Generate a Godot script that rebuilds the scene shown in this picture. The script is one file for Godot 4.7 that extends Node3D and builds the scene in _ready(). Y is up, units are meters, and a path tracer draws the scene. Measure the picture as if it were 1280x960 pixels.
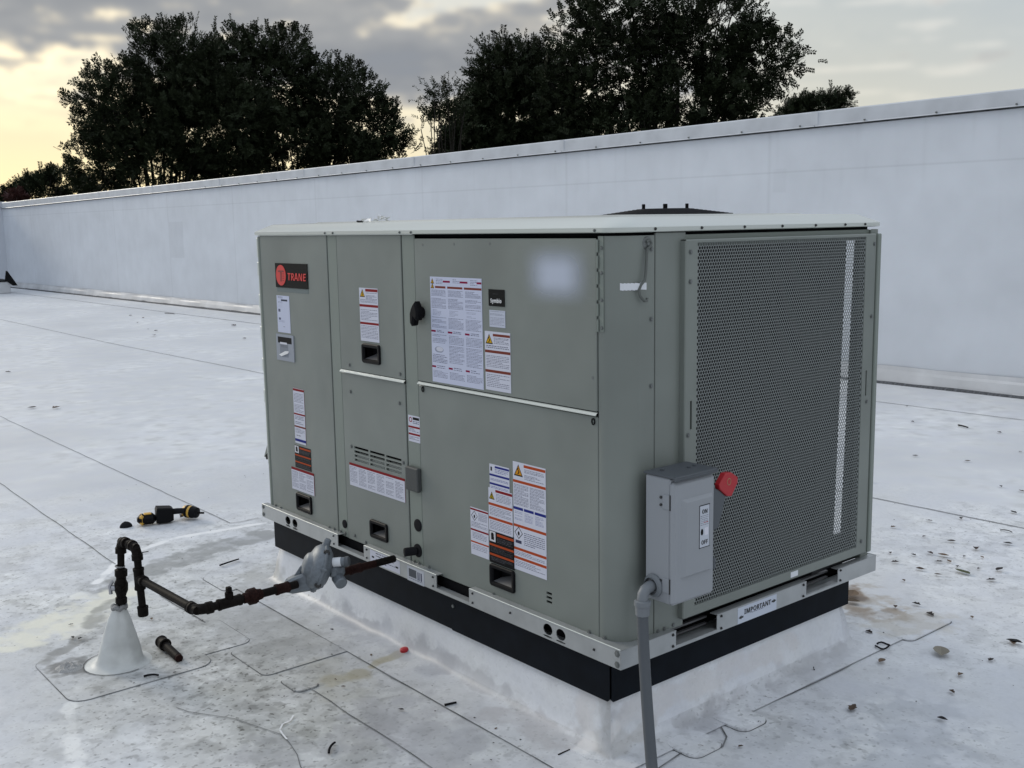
extends Node3D

const UNIT_L := 2.25
const UNIT_W := 1.3328
const FACE := 0.028          # both visible faces of the cabinet stand this far inside the base rail
const DEEP := 0.0

var M := {}
var XL := Transform3D(Basis(Vector3.UP, PI), Vector3(0, 0, FACE))        # long face: local x = -world x, local z = out
var XS := Transform3D(Basis(Vector3.UP, -PI / 2), Vector3(FACE, 0, 0))   # short face: local x = world z, local z = out
var taken := {}
var rng := RandomNumberGenerator.new()


# ------------------------------------------------------------------ mesh builder
class MB:
	var v := PackedVector3Array()
	var n := PackedVector3Array()
	var t := PackedVector2Array()
	var idx := PackedInt32Array()

	func tri(a: Vector3, b: Vector3, c: Vector3, na: Vector3, nb: Vector3, nc: Vector3) -> void:
		var k := v.size()
		v.append(a); v.append(b); v.append(c)
		n.append(na); n.append(nb); n.append(nc)
		t.append(Vector2.ZERO); t.append(Vector2.ZERO); t.append(Vector2.ZERO)
		idx.append(k); idx.append(k + 2); idx.append(k + 1)

	func flat(a: Vector3, b: Vector3, c: Vector3) -> void:
		var m := (b - a).cross(c - a).normalized()
		tri(a, b, c, m, m, m)

	func quad(a: Vector3, b: Vector3, c: Vector3, d: Vector3) -> void:
		var m := (c - a).cross(d - b).normalized()
		quadn(a, b, c, d, m, m, m, m)

	func quadn(a: Vector3, b: Vector3, c: Vector3, d: Vector3, na: Vector3, nb: Vector3, nc: Vector3, nd: Vector3, ua := Vector2(0, 1), ub := Vector2(1, 1), uc := Vector2(1, 0), ud := Vector2(0, 0)) -> void:
		var k := v.size()
		v.append(a); v.append(b); v.append(c); v.append(d)
		n.append(na); n.append(nb); n.append(nc); n.append(nd)
		t.append(ua); t.append(ub); t.append(uc); t.append(ud)
		idx.append(k); idx.append(k + 2); idx.append(k + 1)
		idx.append(k); idx.append(k + 3); idx.append(k + 2)

	func box(c: Vector3, s: Vector3, b := 0.0, xf := Transform3D.IDENTITY) -> void:
		var h := s / 2
		if b <= 0.0:
			for ax in 3:
				for sg in [-1.0, 1.0]:
					var u := Vector3.ZERO; u[(ax + 1) % 3] = h[(ax + 1) % 3]
					var w := Vector3.ZERO; w[(ax + 2) % 3] = h[(ax + 2) % 3]
					var o := c; o[ax] += sg * h[ax]
					if sg > 0: quad(xf * (o - u - w), xf * (o + u - w), xf * (o + u + w), xf * (o - u + w))
					else: quad(xf * (o - u - w), xf * (o - u + w), xf * (o + u + w), xf * (o + u - w))
			return
		b = minf(b, minf(h.x, minf(h.y, h.z)) * 0.98)
		for ax in 3:
			var a1 := (ax + 1) % 3
			var a2 := (ax + 2) % 3
			for sg in [-1.0, 1.0]:
				var u := Vector3.ZERO; u[a1] = h[a1] - b
				var w := Vector3.ZERO; w[a2] = h[a2] - b
				var o := c; o[ax] += sg * h[ax]
				if sg > 0: quad(xf * (o - u - w), xf * (o + u - w), xf * (o + u + w), xf * (o - u + w))
				else: quad(xf * (o - u - w), xf * (o - u + w), xf * (o + u + w), xf * (o + u - w))
				# edge between face ax(sg) and face a1(s2)
				for s2 in [-1.0, 1.0]:
					var p := c; p[ax] += sg * h[ax]; p[a1] += s2 * (h[a1] - b)
					var q := c; q[ax] += sg * (h[ax] - b); q[a1] += s2 * h[a1]
					var e := Vector3.ZERO; e[a2] = h[a2] - b
					var m := Vector3.ZERO; m[ax] = sg; m[a1] = s2
					oriented([xf * (p - e), xf * (p + e), xf * (q + e), xf * (q - e)], xf.basis * m)
		for sx in [-1.0, 1.0]:
			for sy in [-1.0, 1.0]:
				for sz in [-1.0, 1.0]:
					var sv := Vector3(sx, sy, sz)
					var k := c + sv * h
					var p0 := k - Vector3(0, sy * b, sz * b)
					var p1 := k - Vector3(sx * b, 0, sz * b)
					var p2 := k - Vector3(sx * b, sy * b, 0)
					oriented([xf * p0, xf * p1, xf * p2], xf.basis * sv)

	func oriented(p: Array, out: Vector3) -> void:
		var m: Vector3 = (p[1] - p[0]).cross(p[2] - p[0])
		if m.dot(out) < 0: p.reverse()
		if p.size() == 3: flat(p[0], p[1], p[2])
		else: quad(p[0], p[1], p[2], p[3])

	# profile of (radius, height) going from the bottom to the top, about the local y axis
	func lathe(prof: Array, seg := 20, xf := Transform3D.IDENTITY) -> void:
		var cnt := prof.size()
		var ns := []
		for k in cnt - 1:
			var d: Vector2 = prof[k + 1] - prof[k]
			ns.append(Vector2(d.y, -d.x).normalized())
		for k in cnt - 1:
			var n0: Vector2 = ns[k]
			var n1: Vector2 = ns[k]
			if k > 0 and ns[k - 1].dot(ns[k]) > 0.72: n0 = (ns[k - 1] + ns[k]).normalized()
			if k < cnt - 2 and ns[k + 1].dot(ns[k]) > 0.72: n1 = (ns[k + 1] + ns[k]).normalized()
			var p0: Vector2 = prof[k]
			var p1: Vector2 = prof[k + 1]
			for s in seg:
				var a := TAU * s / seg
				var b := TAU * (s + 1) / seg
				var ca := Vector3(cos(a), 0, -sin(a))
				var cb := Vector3(cos(b), 0, -sin(b))
				var up := Vector3.UP
				quadn(xf * (ca * p0.x + up * p0.y), xf * (cb * p0.x + up * p0.y), xf * (cb * p1.x + up * p1.y), xf * (ca * p1.x + up * p1.y),
					(xf.basis * (ca * n0.x + up * n0.y)).normalized(), (xf.basis * (cb * n0.x + up * n0.y)).normalized(), (xf.basis * (cb * n1.x + up * n1.y)).normalized(), (xf.basis * (ca * n1.x + up * n1.y)).normalized())

	static func along(a: Vector3, b: Vector3) -> Transform3D:
		var y := (b - a).normalized()
		var x := y.cross(Vector3(0.31, 0.2, 0.93)).normalized()
		return Transform3D(Basis(x, y, x.cross(y)), a)

	func cyl(a: Vector3, b: Vector3, r: float, seg := 18, bev := 0.0) -> void:
		var l := (b - a).length()
		if bev > 0: lathe([Vector2(0, 0), Vector2(r - bev, 0), Vector2(r, bev), Vector2(r, l - bev), Vector2(r - bev, l), Vector2(0, l)], seg, along(a, b))
		else: lathe([Vector2(0, 0), Vector2(r, 0), Vector2(r, l), Vector2(0, l)], seg, along(a, b))

	func tube(path: Array, r0: float, r1 := -1.0, seg := 10, caps := true) -> void:
		if r1 < 0: r1 = r0
		var cnt := path.size()
		var tang := []
		for k in cnt:
			var d: Vector3 = path[mini(k + 1, cnt - 1)] - path[maxi(k - 1, 0)]
			tang.append(d.normalized())
		var x: Vector3 = tang[0].cross(Vector3(0.31, 0.2, 0.93)).normalized()
		var rings := []
		for k in cnt:
			x = (x - tang[k] * x.dot(tang[k])).normalized()
			var y: Vector3 = tang[k].cross(x)
			var r := lerpf(r0, r1, float(k) / (cnt - 1))
			var ring := []
			for s in seg + 1:
				var a := TAU * s / seg
				var m: Vector3 = x * cos(a) + y * sin(a)
				ring.append([path[k] + m * r, m])
			rings.append(ring)
		for k in cnt - 1:
			for s in seg:
				var A = rings[k][s]; var B = rings[k][s + 1]; var C = rings[k + 1][s + 1]; var D = rings[k + 1][s]
				quadn(A[0], B[0], C[0], D[0], A[1], B[1], C[1], D[1])
		if caps:
			for s in seg:
				flat(path[0], rings[0][s + 1][0], rings[0][s][0])
				flat(path[cnt - 1], rings[cnt - 1][s][0], rings[cnt - 1][s + 1][0])

	# polygon in the local xy plane, pulled from z0 to z1 (z1 is the face one sees), chamfered there
	func prism(poly: PackedVector2Array, z0: float, z1: float, bev := 0.0, xf := Transform3D.IDENTITY) -> void:
		if Geometry2D.is_polygon_clockwise(poly): poly.reverse()
		var inner := poly
		if bev > 0:
			var o := Geometry2D.offset_polygon(poly, -bev, Geometry2D.JOIN_MITER)
			if o.size() == 1 and o[0].size() == poly.size():
				inner = o[0]
				if Geometry2D.is_polygon_clockwise(inner): inner.reverse()
				var best := 0
				for k in inner.size():
					if inner[k].distance_to(poly[0]) < inner[best].distance_to(poly[0]): best = k
				var turned := PackedVector2Array()
				for k in inner.size(): turned.append(inner[(k + best) % inner.size()])
				inner = turned
			else: bev = 0.0
		var ids := Geometry2D.triangulate_polygon(inner)
		for k in range(0, ids.size(), 3):
			var p := [inner[ids[k]], inner[ids[k + 1]], inner[ids[k + 2]]]
			oriented([xf * Vector3(p[0].x, p[0].y, z1), xf * Vector3(p[1].x, p[1].y, z1), xf * Vector3(p[2].x, p[2].y, z1)], xf.basis.z)
			oriented([xf * Vector3(p[0].x, p[0].y, z0), xf * Vector3(p[1].x, p[1].y, z0), xf * Vector3(p[2].x, p[2].y, z0)], -xf.basis.z)
		var c := poly.size()
		for k in c:
			var a := poly[k]; var b := poly[(k + 1) % c]
			quad(xf * Vector3(a.x, a.y, z0), xf * Vector3(b.x, b.y, z0), xf * Vector3(b.x, b.y, z1 - bev), xf * Vector3(a.x, a.y, z1 - bev))
			if bev > 0:
				var a2 := inner[k]; var b2 := inner[(k + 1) % c]
				quad(xf * Vector3(a.x, a.y, z1 - bev), xf * Vector3(b.x, b.y, z1 - bev), xf * Vector3(b2.x, b2.y, z1), xf * Vector3(a2.x, a2.y, z1))

	# a sheet with rectangular and round openings; rects are [x0, y0, x1, y1, round?]
	func plate(r: Array, holes: Array, z0: float, z1: float, bev := 0.0, xf := Transform3D.IDENTITY) -> void:
		var xs := [r[0], r[2]]
		var ys := [r[1], r[3]]
		for h in holes:
			for k in [0, 2]:
				if h[k] > r[0] and h[k] < r[2] and not xs.has(h[k]): xs.append(h[k])
			for k in [1, 3]:
				if h[k] > r[1] and h[k] < r[3] and not ys.has(h[k]): ys.append(h[k])
		xs.sort(); ys.sort()
		var open := {}
		for i in xs.size() - 1:
			for j in ys.size() - 1:
				var cx: float = (xs[i] + xs[i + 1]) / 2
				var cy: float = (ys[j] + ys[j + 1]) / 2
				for h in holes:
					if cx > h[0] and cx < h[2] and cy > h[1] and cy < h[3]:
						open[Vector2i(i, j)] = h
		var ins := func(x: float, y: float) -> Vector2:
			return Vector2(clampf(x, r[0] + bev, r[2] - bev), clampf(y, r[1] + bev, r[3] - bev))
		var ni := xs.size() - 1
		var nj := ys.size() - 1
		for i in ni:
			for j in nj:
				var key := Vector2i(i, j)
				var h = open.get(key)
				var a: Vector2 = ins.call(xs[i], ys[j]); var c: Vector2 = ins.call(xs[i + 1], ys[j + 1])
				if h == null:
					for z in [z0, z1]:
						var p := [xf * Vector3(a.x, a.y, z), xf * Vector3(c.x, a.y, z), xf * Vector3(c.x, c.y, z), xf * Vector3(a.x, c.y, z)]
						oriented(p, xf.basis.z * (1.0 if z == z1 else -1.0))
					var wall := func(p: Vector2, q: Vector2, outw: Vector2, edge: bool) -> void:
						var zt := z1 - (bev if edge else 0.0)
						if edge:
							var pe := p + outw * bev; var qe := q + outw * bev
							if bev > 0: oriented([xf * Vector3(p.x, p.y, z1), xf * Vector3(q.x, q.y, z1), xf * Vector3(qe.x, qe.y, zt), xf * Vector3(pe.x, pe.y, zt)], xf.basis * Vector3(outw.x, outw.y, 1))
							p = pe; q = qe
						oriented([xf * Vector3(p.x, p.y, z0), xf * Vector3(q.x, q.y, z0), xf * Vector3(q.x, q.y, zt), xf * Vector3(p.x, p.y, zt)], xf.basis * Vector3(outw.x, outw.y, 0))
					if i == 0 or open.has(Vector2i(i - 1, j)) and not is_round(open[Vector2i(i - 1, j)]): wall.call(Vector2(a.x, a.y), Vector2(a.x, c.y), Vector2.LEFT, i == 0)
					if i == ni - 1 or open.has(Vector2i(i + 1, j)) and not is_round(open[Vector2i(i + 1, j)]): wall.call(Vector2(c.x, a.y), Vector2(c.x, c.y), Vector2.RIGHT, i == ni - 1)
					if j == 0 or open.has(Vector2i(i, j - 1)) and not is_round(open[Vector2i(i, j - 1)]): wall.call(Vector2(a.x, a.y), Vector2(c.x, a.y), Vector2(0, -1), j == 0)
					if j == nj - 1 or open.has(Vector2i(i, j + 1)) and not is_round(open[Vector2i(i, j + 1)]): wall.call(Vector2(a.x, c.y), Vector2(c.x, c.y), Vector2(0, 1), j == nj - 1)
				elif is_round(h):
					var m := (a + c) / 2
					var hf := (c - a) / 2
					var seg := 16
					for s in seg:
						var pts := []
						for e in [s, s + 1]:
							var an: float = TAU * e / seg
							var d := Vector2(cos(an), sin(an))
							var k := 1.0 / maxf(absf(d.x), absf(d.y))
							pts.append([m + d * k * hf, m + d * hf * 0.94, d])
						oriented([xf * Vector3(pts[0][0].x, pts[0][0].y, z1), xf * Vector3(pts[1][0].x, pts[1][0].y, z1), xf * Vector3(pts[1][1].x, pts[1][1].y, z1), xf * Vector3(pts[0][1].x, pts[0][1].y, z1)], xf.basis.z)
						oriented([xf * Vector3(pts[0][1].x, pts[0][1].y, z0), xf * Vector3(pts[1][1].x, pts[1][1].y, z0), xf * Vector3(pts[1][1].x, pts[1][1].y, z1), xf * Vector3(pts[0][1].x, pts[0][1].y, z1)], xf.basis * Vector3(-pts[0][2].x, -pts[0][2].y, 0))

	static func is_round(h) -> bool:
		return h.size() > 4 and h[4]

	func raw(arr: Array, xf: Transform3D) -> void:
		var k := v.size()
		var av: PackedVector3Array = arr[Mesh.ARRAY_VERTEX]
		var an: PackedVector3Array = arr[Mesh.ARRAY_NORMAL]
		var ai = arr[Mesh.ARRAY_INDEX]
		for p in av: v.append(xf * p)
		for q in an: n.append((xf.basis * q).normalized())
		for p in av: t.append(Vector2.ZERO)
		if ai == null or ai.size() == 0:
			for i in av.size(): idx.append(k + i)
		else:
			for i in ai: idx.append(k + i)

	func mesh(mat: Material) -> ArrayMesh:
		var a := []
		a.resize(Mesh.ARRAY_MAX)
		a[Mesh.ARRAY_VERTEX] = v; a[Mesh.ARRAY_NORMAL] = n; a[Mesh.ARRAY_TEX_UV] = t; a[Mesh.ARRAY_INDEX] = idx
		var m := ArrayMesh.new()
		m.add_surface_from_arrays(Mesh.PRIMITIVE_TRIANGLES, a)
		m.surface_set_material(0, mat)
		return m


# ------------------------------------------------------------------ naming helpers
func numbered(called: String) -> String:
	var k: int = taken.get(called, 0)
	taken[called] = k + 1
	return called if k == 0 else "%s_%03d" % [called, k]


func tag(o: Node, label: String, category: String, group := "") -> Node:
	o.set_meta("label", label)
	o.set_meta("category", category)
	if group != "": o.set_meta("group", group)
	return o


func thing(called: String, label: String, category: String, at := Vector3.ZERO, group := "") -> Node3D:
	var o := Node3D.new()
	o.name = numbered(called)
	add_child(o)
	o.position = at
	tag(o, label, category, group)
	return o


# commits a builder as one named mesh; points are world points unless the parent sits elsewhere
func part(parent: Node, called: String, b: MB, mat: Material, label := "") -> MeshInstance3D:
	var o := MeshInstance3D.new()
	o.name = called if parent != self else numbered(called)
	o.mesh = b.mesh(mat)
	parent.add_child(o, true)
	if label != "": o.set_meta("label", label)
	return o


func struct(called: String, b: MB, mat: Material) -> MeshInstance3D:
	var o := part(self, called, b, mat)
	o.set_meta("kind", "structure")
	return o


# ------------------------------------------------------------------ materials and textures
func lin(r: float, g: float, b: float) -> Color:
	return Color(r, g, b).linear_to_srgb()


func noise(freq: float, sd: int, oct := 4, kind := FastNoiseLite.TYPE_SIMPLEX_SMOOTH) -> FastNoiseLite:
	var f := FastNoiseLite.new()
	f.noise_type = kind
	f.frequency = freq
	f.seed = sd
	f.fractal_octaves = oct
	return f


func mat(called: String, c: Color, rough := 0.6, metal := 0.0) -> StandardMaterial3D:
	var m := StandardMaterial3D.new()
	m.resource_name = called
	m.albedo_color = c
	m.roughness = rough
	m.metallic = metal
	M[called] = m
	return m


# tone: a grey tile around 1 that multiplies the base colour, put on by world triplanar
func toned(m: StandardMaterial3D, sd: int, metres: float, lo: float, hi: float, freq := 0.02, oct := 4, relief := 0.0) -> void:
	var s := 256
	var f := noise(freq, sd, oct)
	var src := f.get_seamless_image(s, s, false, false, 0.2, true)
	src.convert(Image.FORMAT_L8)
	var d := src.get_data()
	var o := PackedByteArray()
	o.resize(s * s * 3)
	for k in s * s:
		var g := lerpf(lo, hi, d[k] / 255.0)
		var byte := int(clampf(g, 0, 1) * 255)
		o[k * 3] = byte; o[k * 3 + 1] = byte; o[k * 3 + 2] = byte
	m.albedo_texture = ImageTexture.create_from_image(Image.create_from_data(s, s, false, Image.FORMAT_RGB8, o))
	m.uv1_triplanar = true
	m.uv1_world_triplanar = true
	m.uv1_scale = Vector3.ONE / metres
	if relief > 0:
		m.heightmap_enabled = true
		m.heightmap_texture = ImageTexture.create_from_image(src)
		m.heightmap_scale = relief


func make_materials() -> void:
	var p := mat("painted_steel", lin(0.226, 0.247, 0.224), 0.38)
	toned(p, 3, 1.4, 0.90, 1.0, 0.009, 4, 0.30)
	p.metallic_specular = 0.45
	var p2 := mat("painted_steel_mullion", lin(0.215, 0.242, 0.213), 0.45)
	p2.metallic_specular = 0.45
	var cs := mat("cap_steel", lin(0.52, 0.545, 0.50), 0.3)  # paler than the cabinet, to paint the sky light on the cap
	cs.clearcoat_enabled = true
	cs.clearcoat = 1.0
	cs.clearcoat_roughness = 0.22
	mat("galvanized", lin(0.47, 0.485, 0.485), 0.38, 0.5)
	toned(M.galvanized, 9, 0.9, 0.9, 1.0, 0.03, 3)
	mat("pale_lit_paint", lin(0.62, 0.65, 0.61), 0.35)  # pale paint standing in for light caught by lips and edges
	mat("dark_inside", lin(0.008, 0.008, 0.009), 0.8)
	mat("coil", lin(0.012, 0.0125, 0.0135), 0.7)
	mat("curb_metal", lin(0.006, 0.009, 0.014), 0.55)
	toned(M.curb_metal, 21, 0.8, 0.75, 1.0, 0.03, 4)
	mat("black_plastic", lin(0.007, 0.007, 0.008), 0.5)
	mat("black_rubber", lin(0.014, 0.014, 0.016), 0.75)
	mat("tray_grey", lin(0.10, 0.10, 0.103), 0.4)
	mat("screw_steel", lin(0.16, 0.17, 0.165), 0.4, 0.3)
	mat("dark_screw", lin(0.03, 0.03, 0.03), 0.5)
	mat("box_grey", lin(0.29, 0.305, 0.325), 0.45)
	mat("conduit_grey", lin(0.075, 0.084, 0.094), 0.55)
	mat("handle_grey", lin(0.08, 0.09, 0.10), 0.5)
	mat("red_plastic", lin(0.40, 0.010, 0.018), 0.4)
	mat("black_iron", lin(0.014, 0.0105, 0.009), 0.62)
	toned(M.black_iron, 31, 0.2, 0.55, 1.0, 0.05, 4, 0.05)
	mat("rusty_iron", lin(0.045, 0.018, 0.015), 0.7)
	toned(M.rusty_iron, 33, 0.15, 0.4, 1.0, 0.06, 4, 0.06)
	mat("zinc_casting", lin(0.20, 0.225, 0.25), 0.5, 0.25)
	toned(M.zinc_casting, 37, 0.2, 0.82, 1.0, 0.05, 3, 0.03)
	mat("white_sticker", lin(0.7, 0.72, 0.75), 0.6)
	mat("membrane", lin(0.66, 0.67, 0.685), 0.5)
	toned(M.membrane, 41, 1.7, 0.86, 1.0, 0.012, 5, 0.12)
	mat("wall_membrane", lin(0.60, 0.63, 0.68), 0.6)
	mat("boot", lin(0.72, 0.735, 0.715), 0.5)
	toned(M.boot, 43, 0.5, 0.82, 1.0, 0.02, 4, 0.05)
	mat("sealant", lin(0.42, 0.42, 0.42), 0.6)
	toned(M.sealant, 45, 0.06, 0.6, 1.0, 0.05, 4, 0.3)
	mat("seam_dirt", lin(0.36, 0.365, 0.37), 0.8)
	toned(M.seam_dirt, 47, 1.3, 0.42, 1.0, 0.03, 4)
	mat("white_caulk", lin(0.8, 0.8, 0.8), 0.5)
	mat("yellow_plastic", lin(0.62, 0.36, 0.05), 0.45)
	mat("steel", lin(0.4, 0.4, 0.42), 0.35, 0.8)
	mat("bark", lin(0.018, 0.015, 0.012), 0.95)
	mat("grass_ground", lin(0.05, 0.07, 0.03), 0.95)
	toned(M.grass_ground, 51, 9.0, 0.5, 1.0, 0.03, 4)
	mat("building_wall", lin(0.3, 0.28, 0.26), 0.9)
	mat("clear_plastic", lin(0.45, 0.47, 0.48), 0.25)
	mat("text_black", lin(0.02, 0.02, 0.02), 0.6)
	mat("text_white", lin(0.75, 0.75, 0.75), 0.6)
	for k in ["curb_metal", "black_plastic", "black_rubber", "black_iron", "dark_inside", "rusty_iron"]: M[k].metallic_specular = 0.22
	mat("logo_red", lin(0.62, 0.035, 0.03), 0.5)


# print on stickers: bands of colour, rows of type too small to read, warning marks
func paint(w: int, h: int, bg: Color, ops: Array, sd: int) -> ImageTexture:
	var im := Image.create(w, h, false, Image.FORMAT_RGB8)
	im.fill(bg)
	var r := RandomNumberGenerator.new()
	r.seed = sd
	for o in ops:
		match o[0]:
			"b":
				im.fill_rect(Rect2i(int(o[1] * w), int(o[2] * h), maxi(1, int((o[3] - o[1]) * w)), maxi(1, int((o[4] - o[2]) * h))), o[5])
			"t":   # rows of words
				var rows: int = o[6]
				var pitch: float = (o[4] - o[2]) * h / rows
				for k in rows:
					var y := int(o[2] * h + k * pitch)
					var x: float = o[1] * w
					var last: float = o[3] * w - (r.randf() * (o[3] - o[1]) * w * 0.5 if r.randf() < 0.3 else 0.0)
					if r.randf() < 0.06: continue
					while x < last:
						var l := r.randf_range(3, 11) * pitch / 5.0
						var hh := maxi(1, int(pitch * 0.42))
						im.fill_rect(Rect2i(int(x), y, maxi(1, int(minf(l, last - x))), hh), o[5].lerp(bg, r.randf() * 0.35))
						x += l + pitch * 0.35
			"tri":
				var c: Vector2 = Vector2(o[1] * w, o[2] * h)
				var s: float = o[3] * w
				for y in range(int(c.y - s), int(c.y + s * 0.8)):
					for x in range(int(c.x - s), int(c.x + s)):
						if x < 0 or y < 0 or x >= w or y >= h: continue
						var q := (Vector2(x, y) - c) / s
						var f := (q.y + 0.85) / 1.6
						if f > 0 and f < 1 and absf(q.x) < f * 0.92:
							var rim := f > 0.9 or absf(q.x) > f * 0.92 - 0.12
							var bolt := absf(q.x - 0.12 * sin(q.y * 9.0)) < 0.1 and q.y > -0.35 and q.y < 0.5
							im.set_pixel(x, y, Color(0.06, 0.06, 0.06) if rim or bolt else o[4])
			"dia":
				var c2: Vector2 = Vector2(o[1] * w, o[2] * h)
				var s2: float = o[3] * w
				for y in range(int(c2.y - s2), int(c2.y + s2)):
					for x in range(int(c2.x - s2), int(c2.x + s2)):
						if x < 0 or y < 0 or x >= w or y >= h: continue
						var q2 := (Vector2(x, y) - c2) / s2
						var f2 := absf(q2.x) + absf(q2.y)
						if f2 < 1 and f2 > 0.86 or (q2 * Vector2(1.4, 1.0) - Vector2(0, 0.1)).length() < 0.33:
							im.set_pixel(x, y, Color(0.08, 0.08, 0.08))
			"el":
				for y in range(int((o[2] - o[4]) * h), int((o[2] + o[4]) * h)):
					for x in range(int((o[1] - o[3]) * w), int((o[1] + o[3]) * w)):
						if x < 0 or y < 0 or x >= w or y >= h: continue
						var q3 := Vector2((float(x) / w - o[1]) / o[3], (float(y) / h - o[2]) / o[4])
						if q3.length() < 1: im.set_pixel(x, y, o[5])
	return ImageTexture.create_from_image(im)


# a printed sticker on one of the faces: a (across), y in metres; off = how far proud
func sticker(parent: Node, called: String, xf: Transform3D, r: Array, tex: Texture2D, off := 0.0012, label := "", alpha := false) -> MeshInstance3D:
	var b := MB.new()
	var N := xf.basis.z
	b.quadn(xf * Vector3(r[0], r[1], off), xf * Vector3(r[2], r[1], off), xf * Vector3(r[2], r[3], off), xf * Vector3(r[0], r[3], off), N, N, N, N)
	for e in [[0, 1, 2, 1, 0, -1], [2, 1, 2, 3, 1, 0], [2, 3, 0, 3, 0, 1], [0, 3, 0, 1, -1, 0]]:
		if alpha: break
		var p := Vector2(r[e[0]], r[e[1]]); var q := Vector2(r[e[2]], r[e[3]])
		var nn: Vector3 = xf.basis * Vector3(e[4], e[5], 0)
		b.quadn(xf * Vector3(p.x, p.y, 0.0), xf * Vector3(q.x, q.y, 0.0), xf * Vector3(q.x, q.y, off), xf * Vector3(p.x, p.y, off), nn, nn, nn, nn, Vector2(0.01, 0.01), Vector2(0.01, 0.01), Vector2(0.01, 0.01), Vector2(0.01, 0.01))
	var m := StandardMaterial3D.new()
	m.albedo_texture = tex
	m.albedo_color = Color(0.93, 0.93, 0.95)
	m.metallic_specular = 0.25
	m.roughness = 0.6
	m.texture_repeat = false
	if alpha: m.transparency = BaseMaterial3D.TRANSPARENCY_ALPHA
	return part(parent, called, b, m, label)


func words(b: MB, what: String, height: float, xf: Transform3D, bold := true, squeeze := 1.0, slant := 0.0) -> void:
	var tm := TextMesh.new()
	var f := SystemFont.new()
	f.font_names = PackedStringArray(["Droid Sans"])
	f.font_weight = 700 if bold else 400
	tm.font = f
	tm.text = what
	tm.font_size = 64
	tm.pixel_size = height / 46.0
	tm.depth = 0.0008
	tm.curve_step = 2.0
	var bb := Basis(Vector3(squeeze, 0, 0), Vector3(slant, 1, 0), Vector3(0, 0, 1))
	b.raw(tm.get_mesh_arrays(), xf * Transform3D(bb, Vector3.ZERO))


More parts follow.
